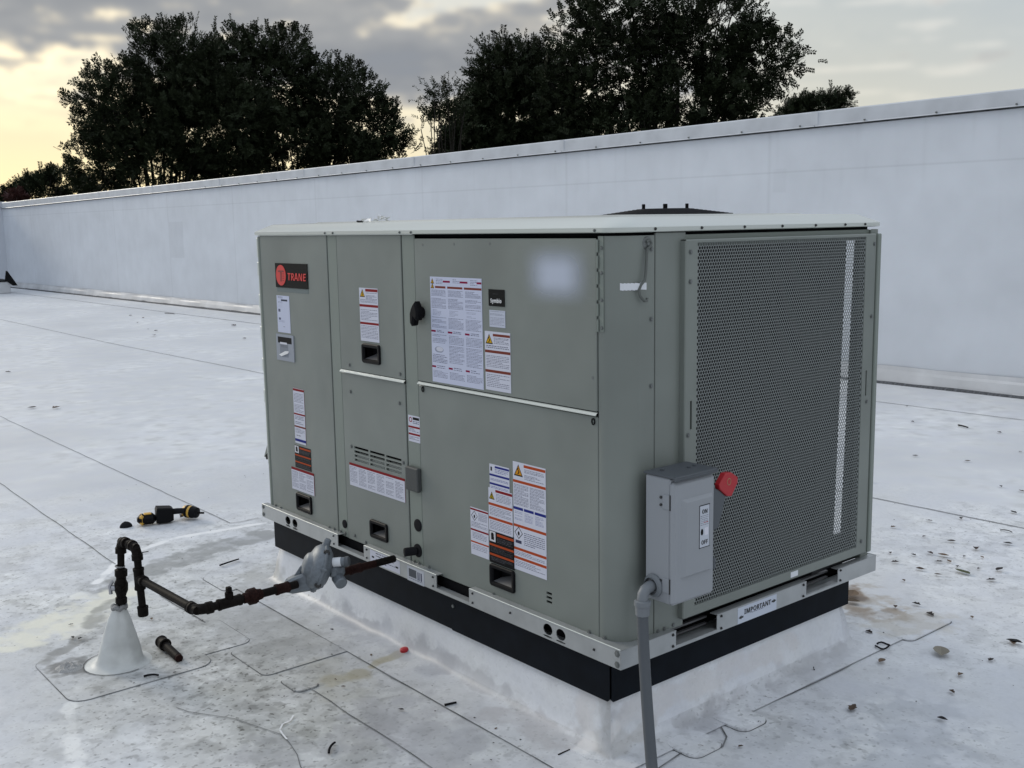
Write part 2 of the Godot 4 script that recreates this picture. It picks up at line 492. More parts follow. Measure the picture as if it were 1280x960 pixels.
# ------------------------------------------------------------------ sky, camera, light
func sky_image() -> Image:
	var W := 1536
	var H := 768
	var im := Image.create(W, H, false, Image.FORMAT_RGBF)
	var f1 := noise(0.55, 11, 5)
	var f2 := noise(1.7, 12, 4)
	for j in H:
		var th := PI * (j + 0.5) / H
		var y := cos(th)
		var el := 90.0 - rad_to_deg(th)
		if el < -1.0:
			for i in W: im.set_pixel(i, j, Color(0.25, 0.25, 0.25))
			continue
		for i in W:
			var ph := TAU * (i + 0.5) / W
			var az := rad_to_deg(ph) - 129.6          # 0 straight ahead, negative to the left
			if az > 180: az -= 360
			var dx := sin(ph); var dz := -cos(ph)
			var glow := exp(-pow((az + 34.0) / 34.0, 2.0))
			var front := exp(-pow((az + 12.0) / 60.0, 2.0))
			var lowg := exp(-pow(maxf(el, 0.0) / 9.0, 1.6))
			# open sky: cream near the horizon ahead, pale blue grey above, bluer behind
			var hi := Vector3(0.43, 0.50, 0.58).lerp(Vector3(0.455, 0.515, 0.60), 1.0 - front)
			hi = hi.lerp(Vector3(0.57, 0.615, 0.665), smoothstep(25.0, 60.0, az) * smoothstep(178.0, 135.0, az))       # open pale sky to the right and behind, brightened to light the short face
			hi = hi.lerp(Vector3(0.345, 0.415, 0.475), front * smoothstep(2.0, 20.0, az))
			var lo := Vector3(0.60, 0.63, 0.66).lerp(Vector3(0.74, 0.68, 0.50), front).lerp(Vector3(1.13, 0.92, 0.50), glow)
			var c := hi.lerp(lo, clampf(lowg * (0.45 + 0.60 * front), 0, 1))
			# broken cloud sheet with torn, lit gaps; thin and streaky towards the right
			var k := 1.0 / (maxf(y, 0.0) + 0.10)
			var px := dx * k; var pz := dz * k
			var wx := f2.get_noise_3d(px * 0.7, 20.0, pz * 0.7) * 0.35
			var n1 := f1.get_noise_3d(px + wx, 4.0, pz - wx)
			var n2 := f2.get_noise_3d(px * 1.4, 9.0, pz * 1.4)
			var n3 := f2.get_noise_3d(px * 4.0, 14.0, pz * 4.0)
			var right := smoothstep(4.0, 17.0, az) * maxf(front, smoothstep(178.0, 135.0, az) * smoothstep(14.0, 30.0, az))
			var edge := 5.6 + 0.9 * n2 - 1.2 * smoothstep(-14.0, -4.0, az) * front + 1.2 * n1 + 3.5 * right
			var sheet := smoothstep(edge - 0.3, edge + 1.3, el)
			var gap := smoothstep(0.12, 0.30, n1 + 0.40 * n2 + 0.16 * n3 + 0.30 * right)
			var cover := sheet * (1.0 - gap)
			var dark := 0.5 + 0.5 * clampf(n1 * 2.0 + n2 * 0.8 + n3 * 0.35, -1, 1)
			var grey := Vector3(0.225, 0.242, 0.270).lerp(Vector3(0.43, 0.43, 0.42), dark)
			grey = grey.lerp(Vector3(0.46, 0.475, 0.50), right * 0.8)
			grey = grey.lerp(Vector3(0.46, 0.505, 0.575), smoothstep(14.0, 40.0, el))
			var rim := cover * (1.0 - cover) * 4.0
			c = c.lerp(grey, cover) + Vector3(0.42, 0.32, 0.15) * rim * front * (0.25 + 0.75 * glow) * smoothstep(30.0, 8.0, el) * (1.0 - right * 0.7)
			# thin bright streaks in the open part
			var streak := smoothstep(0.12, 0.45, f2.get_noise_2d(az * 0.075 + el * 0.10, el * 0.62 + 30.0)) * smoothstep(4.0, 7.5, el) * smoothstep(26.0, 14.0, el)
			c += Vector3(0.17, 0.14, 0.11) * streak * right
			# warm light behind the sheet where it is thin
			c += Vector3(0.30, 0.24, 0.13) * glow * front * smoothstep(0.05, 0.3, n1 + 0.5 * n3) * smoothstep(24.0, 9.0, el) * sheet
			# brighter towards the zenith, as an overcast evening sky is
			c *= lerpf(1.0, 1.5, smoothstep(15.0, 60.0, el))
			im.set_pixel(i, j, Color(c.x, c.y, c.z))
	return im


func setup_view() -> void:
	var cam := Camera3D.new()
	cam.name = "camera"
	add_child(cam)
	var yaw := 0.87944; var pitch := 0.14827; var roll := -0.01673
	var fw := Vector3(cos(pitch) * sin(yaw), -sin(pitch), cos(pitch) * cos(yaw))
	var r0 := fw.cross(Vector3.UP).normalized()
	var u0 := r0.cross(fw)
	var r := r0 * cos(roll) + u0 * sin(roll)
	var u := -r0 * sin(roll) + u0 * cos(roll)
	cam.transform = Transform3D(Basis(r, u, -fw), Vector3(-2.05834, 1.56989, -2.09394))
	cam.fov = rad_to_deg(2.0 * atan(480.0 / 1329.56))
	cam.near = 0.05
	cam.far = 900.0
	cam.current = true

	var env := Environment.new()
	env.background_mode = Environment.BG_SKY
	var pano := PanoramaSkyMaterial.new()
	pano.panorama = ImageTexture.create_from_image(sky_image())
	var sky := Sky.new()
	sky.sky_material = pano
	env.sky = sky
	env.tonemap_mode = Environment.TONE_MAPPER_LINEAR
	env.tonemap_exposure = 1.15
	env.sdfgi_enabled = true
	env.ssao_enabled = true
	env.ssil_enabled = true
	var we := WorldEnvironment.new()
	we.name = "world_environment"
	we.environment = env
	add_child(we)

	var sun := DirectionalLight3D.new()
	sun.name = "sun"
	sun.light_energy = 0.38
	sun.light_color = Color(1.0, 0.965, 0.90)
	sun.light_angular_distance = 16.0
	sun.shadow_enabled = true
	add_child(sun)
	var to := Vector3(0.92, 0.40, -0.16).normalized()     # low, ahead and to the left, behind cloud
	sun.look_at_from_position(Vector3.ZERO, -to, Vector3.UP)


# ------------------------------------------------------------------ the roof
var stains := []
var roof_frame := []


func roof_image(x0: float, z0: float, x1: float, z1: float, w: int, h: int) -> ImageTexture:
	var big := noise(0.42, 61, 4)
	var mid := noise(2.6, 62, 5)
	var fine := noise(16.0, 63, 4)
	var fleck := noise(34.0, 66, 3)
	var scuff := noise(5.0, 64, 4)
	var data := PackedByteArray()
	data.resize(w * h * 3)
	var sx := (x1 - x0) / w
	var sz := (z1 - z0) / h
	var near := sx < 0.012
	for j in h:
		var z := z0 + (j + 0.5) * sz
		for i in w:
			var x := x0 + (i + 0.5) * sx
			var a := big.get_noise_2d(x, z)
			var b := mid.get_noise_2d(x, z)
			var dirty := exp(-pow((z + 0.62) / 0.5, 2.0) - pow((x - 1.3) / 1.2, 2.0)) if near else 0.0
			var g := 1.0 + 0.075 * a + 0.028 * b - 0.085 * dirty * (1.0 + 0.9 * b)
			var worn := clampf(0.22 + a * 0.9 + b * 0.4, 0.03, 1.0)
			# walked-over zone in front of the unit carries most of the grime
			worn = minf(1.3, worn + 0.55 * exp(-pow((z + 0.75) / 0.6, 2.0) - pow((x - 1.0) / 1.6, 2.0)))
			if near and x > 0.09 and x < 2.15 and z > 0.03 and z < 1.22:
				worn *= 0.35
				g += 0.05      # flashing under the skirt stays cleaner
			worn = maxf(worn, dirty * 1.1)
			var s := scuff.get_noise_2d(x, z)
			g -= 0.13 * smoothstep(0.10, 0.42, s) * worn
			g += 0.07 * smoothstep(0.24, 0.34, -s) * worn
			if near:
				var f := fine.get_noise_2d(x, z)
				var f3 := fleck.get_noise_2d(x, z)
				g -= 0.13 * smoothstep(0.26, 0.40, f) * worn
				g += 0.05 * smoothstep(0.30, 0.36, -f) * worn
				g -= 0.30 * smoothstep(0.38, 0.52, f3) * worn
				g += 0.025 * f3
			var warm := 0.025 * b + 0.012 * worn + 0.035 * dirty
			var k := (j * w + i) * 3
			data[k] = int(clampf(0.815 * g, 0, 1) * 255)
			data[k + 1] = int(clampf(0.822 * g - warm * 0.1, 0, 1) * 255)
			data[k + 2] = int(clampf(0.835 * g - warm * 0.6, 0, 1) * 255)
	# marks with a shape of their own: [points, half width, colour, strength, raggedness]
	var ragged := noise(7.0, 65, 4)
	for st in stains:
		var pts: Array = st[0]
		var hw: float = st[1]
		var lo := Vector2(1e9, 1e9); var hi := Vector2(-1e9, -1e9)
		for p in pts:
			lo = lo.min(p); hi = hi.max(p)
		lo -= Vector2(hw, hw) * 1.8; hi += Vector2(hw, hw) * 1.8
		for j in range(maxi(0, int((lo.y - z0) / sz)), mini(h, int((hi.y - z0) / sz) + 1)):
			for i in range(maxi(0, int((lo.x - x0) / sx)), mini(w, int((hi.x - x0) / sx) + 1)):
				var q := Vector2(x0 + (i + 0.5) * sx, z0 + (j + 0.5) * sz)
				var d := 1e9
				for e in maxi(1, pts.size() - 1):
					var near_p: Vector2 = pts[0] if pts.size() == 1 else Geometry2D.get_closest_point_to_segment(q, pts[e], pts[e + 1])
					d = minf(d, near_p.distance_to(q))
				var rg := ragged.get_noise_2d(q.x, q.y)
				d /= hw * (1.0 + st[4] * rg)
				var al: float = st[3] * (1.0 - smoothstep(0.55, 1.15, d)) * (1.0 - 0.5 * st[4] * smoothstep(-0.1, 0.4, -rg))
				if al <= 0.003: continue
				var k := (j * w + i) * 3
				var c: Color = st[2]
				data[k] = int(lerpf(data[k], c.r * 255, al))
				data[k + 1] = int(lerpf(data[k + 1], c.g * 255, al))
				data[k + 2] = int(lerpf(data[k + 2], c.b * 255, al))
	return ImageTexture.create_from_image(Image.create_from_data(w, h, false, Image.FORMAT_RGB8, data))


func roof_sheet(called: String, x0: float, z0: float, x1: float, z1: float, w: int, h: int, rects: Array, y := 0.0) -> MeshInstance3D:
	var m := StandardMaterial3D.new()
	m.resource_name = called
	m.albedo_texture = roof_image(x0, z0, x1, z1, w, h)
	m.roughness = 0.46
	m.metallic_specular = 0.45
	m.texture_repeat = false
	if w > 1200:
		m.heightmap_enabled = true
		m.heightmap_texture = ImageTexture.create_from_image(noise(0.012, 71, 5).get_image(1024, 1024))
		m.heightmap_scale = 0.9
	var b := MB.new()
	for r in rects:
		var u := func(x: float, z: float) -> Vector2: return Vector2((x - x0) / (x1 - x0), (z - z0) / (z1 - z0))
		var U := Vector3.UP
		b.quadn(Vector3(r[0], y, r[1]), Vector3(r[0], y, r[3]), Vector3(r[2], y, r[3]), Vector3(r[2], y, r[1]), U, U, U, U, u.call(r[0], r[1]), u.call(r[0], r[3]), u.call(r[2], r[3]), u.call(r[2], r[1]))
	return struct(called, b, m)


func ribbon(b: MB, pts: Array, w: float, y: float) -> void:
	for k in pts.size() - 1:
		var p: Vector2 = pts[k]; var q: Vector2 = pts[k + 1]
		var d := (q - p).normalized()
		var s := Vector2(-d.y, d.x) * w / 2
		var e := d * w * 0.3
		p -= e; q += e
		b.oriented([Vector3(p.x + s.x, y, p.y + s.y), Vector3(q.x + s.x, y, q.y + s.y), Vector3(q.x - s.x, y, q.y - s.y), Vector3(p.x - s.x, y, p.y - s.y)], Vector3.UP)


func wobble(pts: Array, step: float, amp: float, sd: int) -> Array:
	var f := noise(1.3, sd, 3)
	var out := []
	for k in pts.size() - 1:
		var p: Vector2 = pts[k]; var q: Vector2 = pts[k + 1]
		var cnt := maxi(1, int(p.distance_to(q) / step))
		var nrm := (q - p).normalized().orthogonal()
		for i in cnt:
			var m := p.lerp(q, float(i) / cnt)
			out.append(m + nrm * f.get_noise_2d(m.x * 2.0, m.y * 2.0) * amp)
	out.append(pts[-1])
	return out


# rounded outline of a welded patch
func patch_outline(x0: float, z0: float, x1: float, z1: float, rad: float) -> PackedVector2Array:
	var o := PackedVector2Array()
	for c in [[x1 - rad, z1 - rad, 0], [x0 + rad, z1 - rad, 1], [x0 + rad, z0 + rad, 2], [x1 - rad, z0 + rad, 3]]:
		for k in 6:
			var a: float = PI / 2 * (c[2] + k / 5.0)
			o.append(Vector2(c[0] + cos(a) * rad, c[1] + sin(a) * rad))
	return o


func patch(parent: Node, o: PackedVector2Array, tone: float, y := 0.003) -> void:
	# the patch stands 3 mm proud of the sheet under it; xy of the prism lies on the roof
	var xf := Transform3D(Basis(Vector3(1, 0, 0), Vector3(0, 0, 1), Vector3(0, 1, 0)), Vector3.ZERO)
	var b := MB.new()
	var mid := Vector2.ZERO
	for p in o: mid += p / o.size()
	for k in o.size():
		var k2 := (k + 1) % o.size()
		b.oriented([xf * Vector3(mid.x, mid.y, y), xf * Vector3(o[k].x, o[k].y, y), xf * Vector3(o[k2].x, o[k2].y, y)], Vector3.UP)
	for k in o.size():
		var p := o[k]; var q := o[(k + 1) % o.size()]
		b.oriented([Vector3(p.x, 0, p.y), Vector3(q.x, 0, q.y), Vector3(q.x, y, q.y), Vector3(p.x, y, p.y)], Vector3(p.x - mid.x, 0, p.y - mid.y))
	for k in b.v.size():
		b.t[k] = Vector2((b.v[k].x - roof_frame[0]) / (roof_frame[2] - roof_frame[0]), (b.v[k].z - roof_frame[1]) / (roof_frame[3] - roof_frame[1]))
	var m: StandardMaterial3D = M.roof_near
	if absf(tone - 1.0) > 0.005:
		m = M.roof_near.duplicate()
		m.albedo_color = Color(tone, tone, tone)
	part(parent, "membrane_patch", b, m)
	var e := MB.new()
	var ring := []
	for k in o.size() + 1: ring.append(o[k % o.size()] + (o[k % o.size()] - mid).normalized() * 0.002)
	ribbon(e, ring, 0.0032, 0.0012)
	part(parent, "lap_seam", e, M.seam_dirt)


func build_roof() -> void:
	var V := func(a: Array) -> Array:
		var o := []
		for k in range(0, a.size(), 2): o.append(Vector2(a[k], a[k + 1]))
		return o
	var grey := Color(0.47, 0.475, 0.47)
	stains = [
		[V.call([2.55, -0.62, 2.72, -0.38, 2.81, -0.15, 2.86, 0.06, 2.90, 0.34]), 0.10, grey, 0.55, 0.9],
		[V.call([2.72, -0.60, 2.95, -0.42, 3.05, -0.34, 3.16, -0.06, 3.10, 0.42]), 0.022, Color(0.95, 0.95, 0.95), 0.95, 0.9],
		[V.call([2.6, -0.72, 2.45, -0.60, 2.62, -0.44]), 0.05, Color(0.92, 0.92, 0.90), 0.85, 0.8],
		[V.call([2.24, -1.07, 2.27, -0.95, 2.36, -0.80, 2.46, -0.62]), 0.13, Color(0.90, 0.89, 0.83), 0.92, 0.8],
		[V.call([2.30, -0.70, 2.15, -0.86]), 0.06, Color(0.90, 0.89, 0.85), 0.6, 0.7],
		[V.call([2.18, -0.80, 2.34, -0.72, 2.42, -0.62]), 0.035, Color(0.5, 0.5, 0.48), 0.55, 1.0],
		[V.call([1.92, -1.05, 2.02, -0.95, 2.10, -0.86]), 0.035, Color(0.42, 0.42, 0.41), 0.55, 1.1],
		[V.call([1.50, -1.10, 1.16, -1.19, 0.9, -1.24]), 0.026, Color(0.95, 0.95, 0.94), 0.6, 1.1],
		[V.call([1.82, -1.0]), 0.085, Color(0.40, 0.40, 0.395), 0.75, 1.2],
		[V.call([1.07, -0.33]), 0.06, Color(0.62, 0.58, 0.46), 0.5, 0.8],
		[V.call([1.07, -0.24]), 0.045, Color(0.58, 0.54, 0.42), 0.5, 0.8],
		[V.call([1.09, -0.16, 1.10, -0.07, 1.11, -0.03]), 0.025, Color(0.60, 0.56, 0.42), 0.5, 0.8],
		[V.call([0.98, -0.35, 1.2, -0.3]), 0.10, Color(0.70, 0.69, 0.64), 0.3, 0.9],
		[V.call([0.30, 1.72]), 0.16, Color(0.62, 0.56, 0.48), 0.5, 1.0],
		[V.call([0.20, 1.58, 0.12, 1.66]), 0.08, Color(0.50, 0.42, 0.34), 0.45, 1.2],
		[V.call([0.34, 1.75, 0.42, 1.80]), 0.06, Color(0.42, 0.33, 0.25), 0.6, 1.1],
		[V.call([0.05, 1.55, 0.0, 1.7]), 0.12, Color(0.70, 0.67, 0.61), 0.4, 0.9],
		[V.call([0.08, 0.12, 0.10, 0.18]), 0.04, Color(0.66, 0.64, 0.61), 0.35, 0.9],
		[V.call([1.55, 0.0, 0.9, 0.02]), 0.08, Color(0.60, 0.61, 0.64), 0.35, 1.0],
		[V.call([-0.02, 0.35, 0.04, 0.5]), 0.06, Color(0.62, 0.62, 0.64), 0.3, 1.1],
		[V.call([0.02, 0.75, 0.04, 1.25]), 0.05, Color(0.64, 0.64, 0.65), 0.25, 1.1],
		[V.call([0.06, 0.30, 0.07, 0.62]), 0.04, Color(0.62, 0.61, 0.61), 0.22, 1.2],
		[V.call([0.06, 0.75, 0.07, 1.18]), 0.04, Color(0.60, 0.60, 0.61), 0.25, 1.2],
		[V.call([0.16, 0.10, 0.17, 0.9]), 0.05, Color(0.82, 0.80, 0.79), 0.4, 1.0],
		[V.call([0.02, 0.30, 0.03, 0.48]), 0.05, Color(0.62, 0.62, 0.63), 0.22, 1.1],
		[V.call([1.75, 0.015, 1.35, 0.02]), 0.05, Color(0.64, 0.645, 0.66), 0.5, 1.1],
		[V.call([1.1, 0.03, 0.55, 0.03]), 0.05, Color(0.66, 0.66, 0.67), 0.5, 1.1],
		[V.call([0.45, -0.05, 0.2, -0.02]), 0.08, Color(0.68, 0.67, 0.67), 0.5, 1.1],
		[V.call([0.07, 0.03, 0.09, 0.06]), 0.04, Color(0.66, 0.64, 0.61), 0.35, 1.0],
		[V.call([0.13, -0.04, 0.14, 0.03]), 0.03, Color(0.92, 0.91, 0.90), 0.6, 1.0],
		[V.call([4.3, 1.4, 3.4, 0.9, 3.0, 1.6]), 0.22, Color(0.735, 0.74, 0.75), 0.45, 1.1],
		[V.call([4.0, -1.2, 3.3, -0.9, 2.9, -1.3]), 0.16, Color(0.72, 0.725, 0.735), 0.4, 1.2],
		[V.call([0.9, 2.2, 0.5, 2.6, 0.1, 3.1]), 0.14, Color(0.73, 0.74, 0.76), 0.4, 1.2],
		[V.call([-0.4, 0.9, -0.7, 0.4]), 0.16, Color(0.66, 0.675, 0.70), 0.4, 1.2],
		[V.call([1.2, -1.0, 0.7, -1.1, 0.5, -0.8]), 0.05, Color(0.90, 0.91, 0.92), 0.4, 1.1],
		[V.call([1.9, -0.3, 1.5, -0.3]), 0.16, Color(0.63, 0.63, 0.62), 0.45, 1.0],
		[V.call([0.75, -0.3, 0.4, -0.35]), 0.14, Color(0.62, 0.62, 0.64), 0.4, 1.0],
		[V.call([0.75, -0.75, 0.65, -0.45]), 0.10, Color(0.58, 0.58, 0.59), 0.4, 1.1],
		[V.call([2.1, -0.1, 2.3, 0.05]), 0.12, Color(0.60, 0.60, 0.58), 0.4, 1.0],
	]
	var n0 := [-1.6, -2.6, 4.6, 3.6]
	var nr := roof_sheet("roof", n0[0], n0[1], n0[2], n0[3], 2048, 2048, [n0])
	roof_frame = n0
	M["roof_near"] = (nr.mesh as ArrayMesh).surface_get_material(0)
	var X0 := -14.0; var Z0 := -16.0; var X1 := 32.0; var Z1 := 7.2
	roof_sheet("roof_surface", X0, Z0, X1, Z1, 1500, 760, [[X0, Z0, X1, n0[1]], [X0, n0[3], X1, Z1], [X0, n0[1], n0[0], n0[3]], [n0[2], n0[1], X1, n0[3]]])
	# lap seams: the edge of each membrane sheet, filled with dirt
	var seams := [
		[[31.0, 3.14, 19.18, 3.16, 12.83, 3.12, 8.62, 3.19, 1.2, 3.23, -3.0, 3.27], 0.009, 1],
		[[7.78, 0.28, 5.3, 0.28, 3.22, 0.28], 0.0042, 2], [[3.22, 0.28, 3.2, 0.33, 3.21, 0.44], 0.005, 3], [[14.0, 0.27, 7.78, 0.28], 0.005, 4],
		[[5.12, -0.40, 2.93, -0.44], 0.0042, 5], [[9.0, -0.38, 5.12, -0.40], 0.005, 6], [[2.36, -0.45, 1.91, -0.44], 0.005, 7],
		[[2.1, -0.166, 1.2, -0.166, 0.1, -0.166], 0.0042, 8], [[1.07, -0.43, 0.3, -0.43, -1.4, -0.44], 0.0038, 9],
		[[8.0, 6.12, 1.67, 6.16, -4.0, 6.16], 0.010, 10], [[30.0, 5.85, 14.0, 6.0, 8.0, 6.12], 0.016, 11],
		[[1.24, -0.84, 1.18, -0.82, 1.03, -0.73, 0.88, -0.68, 0.83, -0.665, 0.76, -0.67, 0.68, -0.69, 0.61, -0.72, 0.4, -0.74], 0.0028, 12],
		[[-0.07, 0.22, -0.09, 0.05, -0.12, -0.05], 0.005, 13], [[-0.045, 0.5, -0.05, 1.05, -0.03, 1.45], 0.0042, 14], [[0.17, -0.03, 0.13, -0.05], 0.004, 15],
		[[-0.06, 0.26, -0.13, 0.30, -0.10, 0.36, -0.03, 0.41], 0.005, 16], [[0.06, 0.02, -0.06, -0.03], 0.003, 17],
	]
	for s in seams:
		var b := MB.new()
		ribbon(b, wobble(V.call(s[0]), 0.12, 0.008, 100 + s[2]), s[1], 0.0036)
		part(nr, "lap_seam", b, M.seam_dirt)
	patch(nr, patch_outline(1.50, -1.09, 1.96, -0.58, 0.06), 0.985)
	patch(nr, patch_outline(1.60, -0.80, 1.92, -0.385, 0.04), 1.0, 0.0022)
	patch(nr, patch_outline(1.27, -0.50, 1.56, -0.13, 0.03), 0.98)
	patch(nr, patch_outline(1.07, -0.48, 1.20, -0.39, 0.025), 1.0, 0.0056)
	patch(nr, patch_outline(2.20, -0.22, 2.46, -0.03, 0.04), 1.0)
	patch(nr, patch_outline(-0.08, 1.46, 0.10, 1.78, 0.035), 1.0, 0.0056)
	patch(nr, patch_outline(-0.12, 0.42, 0.03, 0.55, 0.035), 1.03, 0.0076)
	patch(nr, patch_outline(-0.13, 0.18, 0.0, 0.32, 0.035), 1.02, 0.0076)
	patch(nr, patch_outline(0.03, -0.06, 0.20, 0.12, 0.07), 1.04, 0.0076)
	var cb := MB.new()
	ribbon(cb, V.call([0.92, -0.575, 0.895, -0.60, 0.89, -0.63, 0.86, -0.655, 0.83, -0.662, 0.79, -0.668]), 0.006, 0.005)
	part(nr, "caulk_bead", cb, M.white_caulk)
	# dirt scuffs small enough to be uncountable
	var sp := MB.new()
	rng.seed = 5
	for k in 420:
		var x := rng.randf_range(-1.2, 4.5); var z := rng.randf_range(-1.6, 3.4)
		if x > 0.0 and x < 2.25 and z > 0.05 and z < 1.3: continue
		var s := rng.randf_range(0.0015, 0.0045)
		var o := []
		for c in 4:
			var a := TAU * c / 4 + rng.randf()
			o.append(Vector3(x + cos(a) * s * rng.randf_range(0.6, 1.8), 0.006, z + sin(a) * s))
		sp.oriented(o, Vector3.UP)
		sp.oriented([o[0], o[1], Vector3(x, 0.006 + s * 0.6, z)], Vector3.UP)
	var spo := part(nr, "dirt", sp, M.dark_screw)
	spo.set_meta("kind", "stuff")
	# the building under the roof and the land round it
	var bw := MB.new()
	bw.box(Vector3(9.15, -3.05, -4.2), Vector3(46.6, 6.0, 23.6))
	struct("roof_slab", bw, M.building_wall)
	var g := MB.new()
	g.quad(Vector3(-420, -6.0, -420), Vector3(-420, -6.0, 420), Vector3(420, -6.0, 420), Vector3(420, -6.0, -420))
	struct("ground", g, M.grass_ground)


# ------------------------------------------------------------------ parapet walls
func wall_image() -> ImageTexture:
	var w := 1400; var h := 180
	var f := noise(0.9, 81, 4); var f2 := noise(3.5, 82, 4)
	var d := PackedByteArray(); d.resize(w * h * 3)
	for j in h:
		var y := 2.7 * (1.0 - (j + 0.5) / h)
		for i in w:
			var x := -14.0 + 46.0 * (i + 0.5) / w
			var g := 1.0 + 0.03 * f.get_noise_2d(x * 0.5, y) + 0.022 * f2.get_noise_2d(x * 0.7, y * 0.5)
			if absf(y - 2.06) < 0.012: g *= 0.95                 # lap of the upper membrane sheet
			var m := fposmod(x - 4.9, 3.05)
			if m < 0.035: g *= 0.965                              # vertical laps
			if absf(x - 19.8) < 0.35 and y > 1.0 and y < 1.75: g *= 0.965
			if absf(x - 4.78) < 0.075 and absf(y - 1.98) < 0.12: g *= 0.978      # welded patch
			if absf(x - 3.78) < 0.012 and absf(y - 1.90) < 0.045: g *= 0.75
			g -= 0.018 * smoothstep(0.25, 0.6, f2.get_noise_2d(x * 2.2, y * 0.12 + 40.0)) * smoothstep(0.8, 2.4, y)     # run-down streaks
			var k := (j * w + i) * 3
			d[k] = int(clampf(0.845 * g, 0, 1) * 255); d[k + 1] = int(clampf(0.862 * g, 0, 1) * 255); d[k + 2] = int(clampf(0.885 * g, 0, 1) * 255)
	return ImageTexture.create_from_image(Image.create_from_data(w, h, false, Image.FORMAT_RGB8, d))


func build_walls() -> void:
	var zw := func(x: float) -> float: return 7.30 - 0.02 * x
	var top := func(x: float) -> float: return 2.665 - 0.0062 * x
	var drip := func(x: float) -> float: return 2.53 - 0.0068 * x
	var w := thing("parapet_wall", "long white parapet wall running behind the air conditioner", "wall")
	var m := StandardMaterial3D.new()
	m.albedo_texture = wall_image(); m.roughness = 0.6; m.texture_repeat = false
	M["wall_face"] = m
	var b := MB.new()
	var rel := noise(0.8, 83, 3)
	var dd := func(x: float, y: float) -> Vector3: return Vector3(x, y, zw.call(x) + rel.get_noise_2d(x, y * 1.5) * 0.012)
	for i in 92:
		var xa := -14.0 + i * 0.5; var xb := xa + 0.5
		for j in 6:
			var ya: float = lerpf(0.16, drip.call(xa) + 0.04, j / 6.0); var yb: float = lerpf(0.16, drip.call(xa) + 0.04, (j + 1) / 6.0)
			var ya2: float = lerpf(0.16, drip.call(xb) + 0.04, j / 6.0); var yb2: float = lerpf(0.16, drip.call(xb) + 0.04, (j + 1) / 6.0)
			var N := Vector3(-0.02, 0, -1).normalized()
			var u := func(x: float, y: float) -> Vector2: return Vector2((x + 14.0) / 46.0, 1.0 - y / 2.7)
			b.quadn(dd.call(xb, ya2), dd.call(xa, ya), dd.call(xa, yb), dd.call(xb, yb2), N, N, N, N, u.call(xb, ya2), u.call(xa, ya), u.call(xa, yb), u.call(xb, yb2))
	part(w, "wall_face", b, m)
	var bk := MB.new()
	bk.quad(Vector3(-14, -0.3, 7.95), Vector3(32.5, -0.3, 7.0), Vector3(32.5, 2.4, 7.0), Vector3(-14, 2.6, 7.95))
	part(w, "wall_back", bk, M.building_wall)
	# metal coping in lengths, each a piece
	mat("coping", lin(0.62, 0.645, 0.68), 0.45, 0.0)
	toned(M.coping, 85, 2.0, 0.9, 1.0, 0.02, 3)
	var joints := [-14.0, -10.0, -6.0, -2.1, 1.55, 4.35, 8.0, 11.2, 14.4, 17.6, 20.8, 24.0, 27.2, 29.6, 32.3]
	for k in joints.size() - 1:
		var c := MB.new()
		var xa: float = joints[k] + 0.004; var xb: float = joints[k + 1] - 0.004
		var prof := func(x: float) -> Array:
			var z: float = zw.call(x); var t: float = top.call(x); var d: float = drip.call(x)
			return [Vector3(x, d - 0.012, z - 0.045), Vector3(x, d, z - 0.032), Vector3(x, t - 0.012, z - 0.028), Vector3(x, t, z - 0.018), Vector3(x, t - 0.03, z + 0.42), Vector3(x, d, z + 0.43)]
		var pa: Array = prof.call(xa); var pb: Array = prof.call(xb)
		for e in pa.size() - 1: c.oriented([pa[e], pb[e], pb[e + 1], pa[e + 1]], Vector3(0, 0.3 if e < 3 else 1.0, -1 if e < 3 else 0.6 if e == 4 else 0))
		part(w, "coping", c, M.coping)
		var jt := MB.new()
		var z2: float = zw.call(xa)
		jt.box(Vector3(xa, (top.call(xa) + drip.call(xa)) / 2, z2 - 0.031), Vector3(0.075, 0.135, 0.006), 0.002)
		part(w, "joint_cover", jt, M.coping)
	# dark strips painting the shade under the coping, with fasteners
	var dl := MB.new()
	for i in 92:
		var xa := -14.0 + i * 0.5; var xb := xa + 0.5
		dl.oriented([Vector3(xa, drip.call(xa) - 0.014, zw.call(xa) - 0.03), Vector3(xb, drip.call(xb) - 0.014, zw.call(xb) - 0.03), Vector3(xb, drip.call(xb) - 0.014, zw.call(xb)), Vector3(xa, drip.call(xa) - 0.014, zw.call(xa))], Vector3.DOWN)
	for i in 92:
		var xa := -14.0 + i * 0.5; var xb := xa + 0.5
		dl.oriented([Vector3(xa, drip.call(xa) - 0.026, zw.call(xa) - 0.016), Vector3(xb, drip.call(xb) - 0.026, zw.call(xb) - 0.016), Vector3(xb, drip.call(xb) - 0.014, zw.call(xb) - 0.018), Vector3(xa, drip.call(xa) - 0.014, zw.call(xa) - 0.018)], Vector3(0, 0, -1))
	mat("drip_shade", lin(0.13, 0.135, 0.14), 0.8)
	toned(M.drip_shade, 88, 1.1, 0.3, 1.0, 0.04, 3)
	part(w, "coping_shade", dl, M.drip_shade)
	for k in 26:
		var x := 0.2 + k * 0.72
		var s := MB.new()
		s.cyl(Vector3(x, drip.call(x) + 0.008, zw.call(x) - 0.03), Vector3(x, drip.call(x) + 0.008, zw.call(x) - 0.045), 0.008, 8)
		part(w, "fastener", s, M.screw_steel)
	# sloped base flashing and the caulked bar at its foot
	var fl := MB.new()
	var wav := noise(0.9, 84, 4)
	var prof2 := [[0.165, 0.0], [0.13, -0.012], [0.10, -0.028], [0.03, -0.055], [0.012, -0.062]]
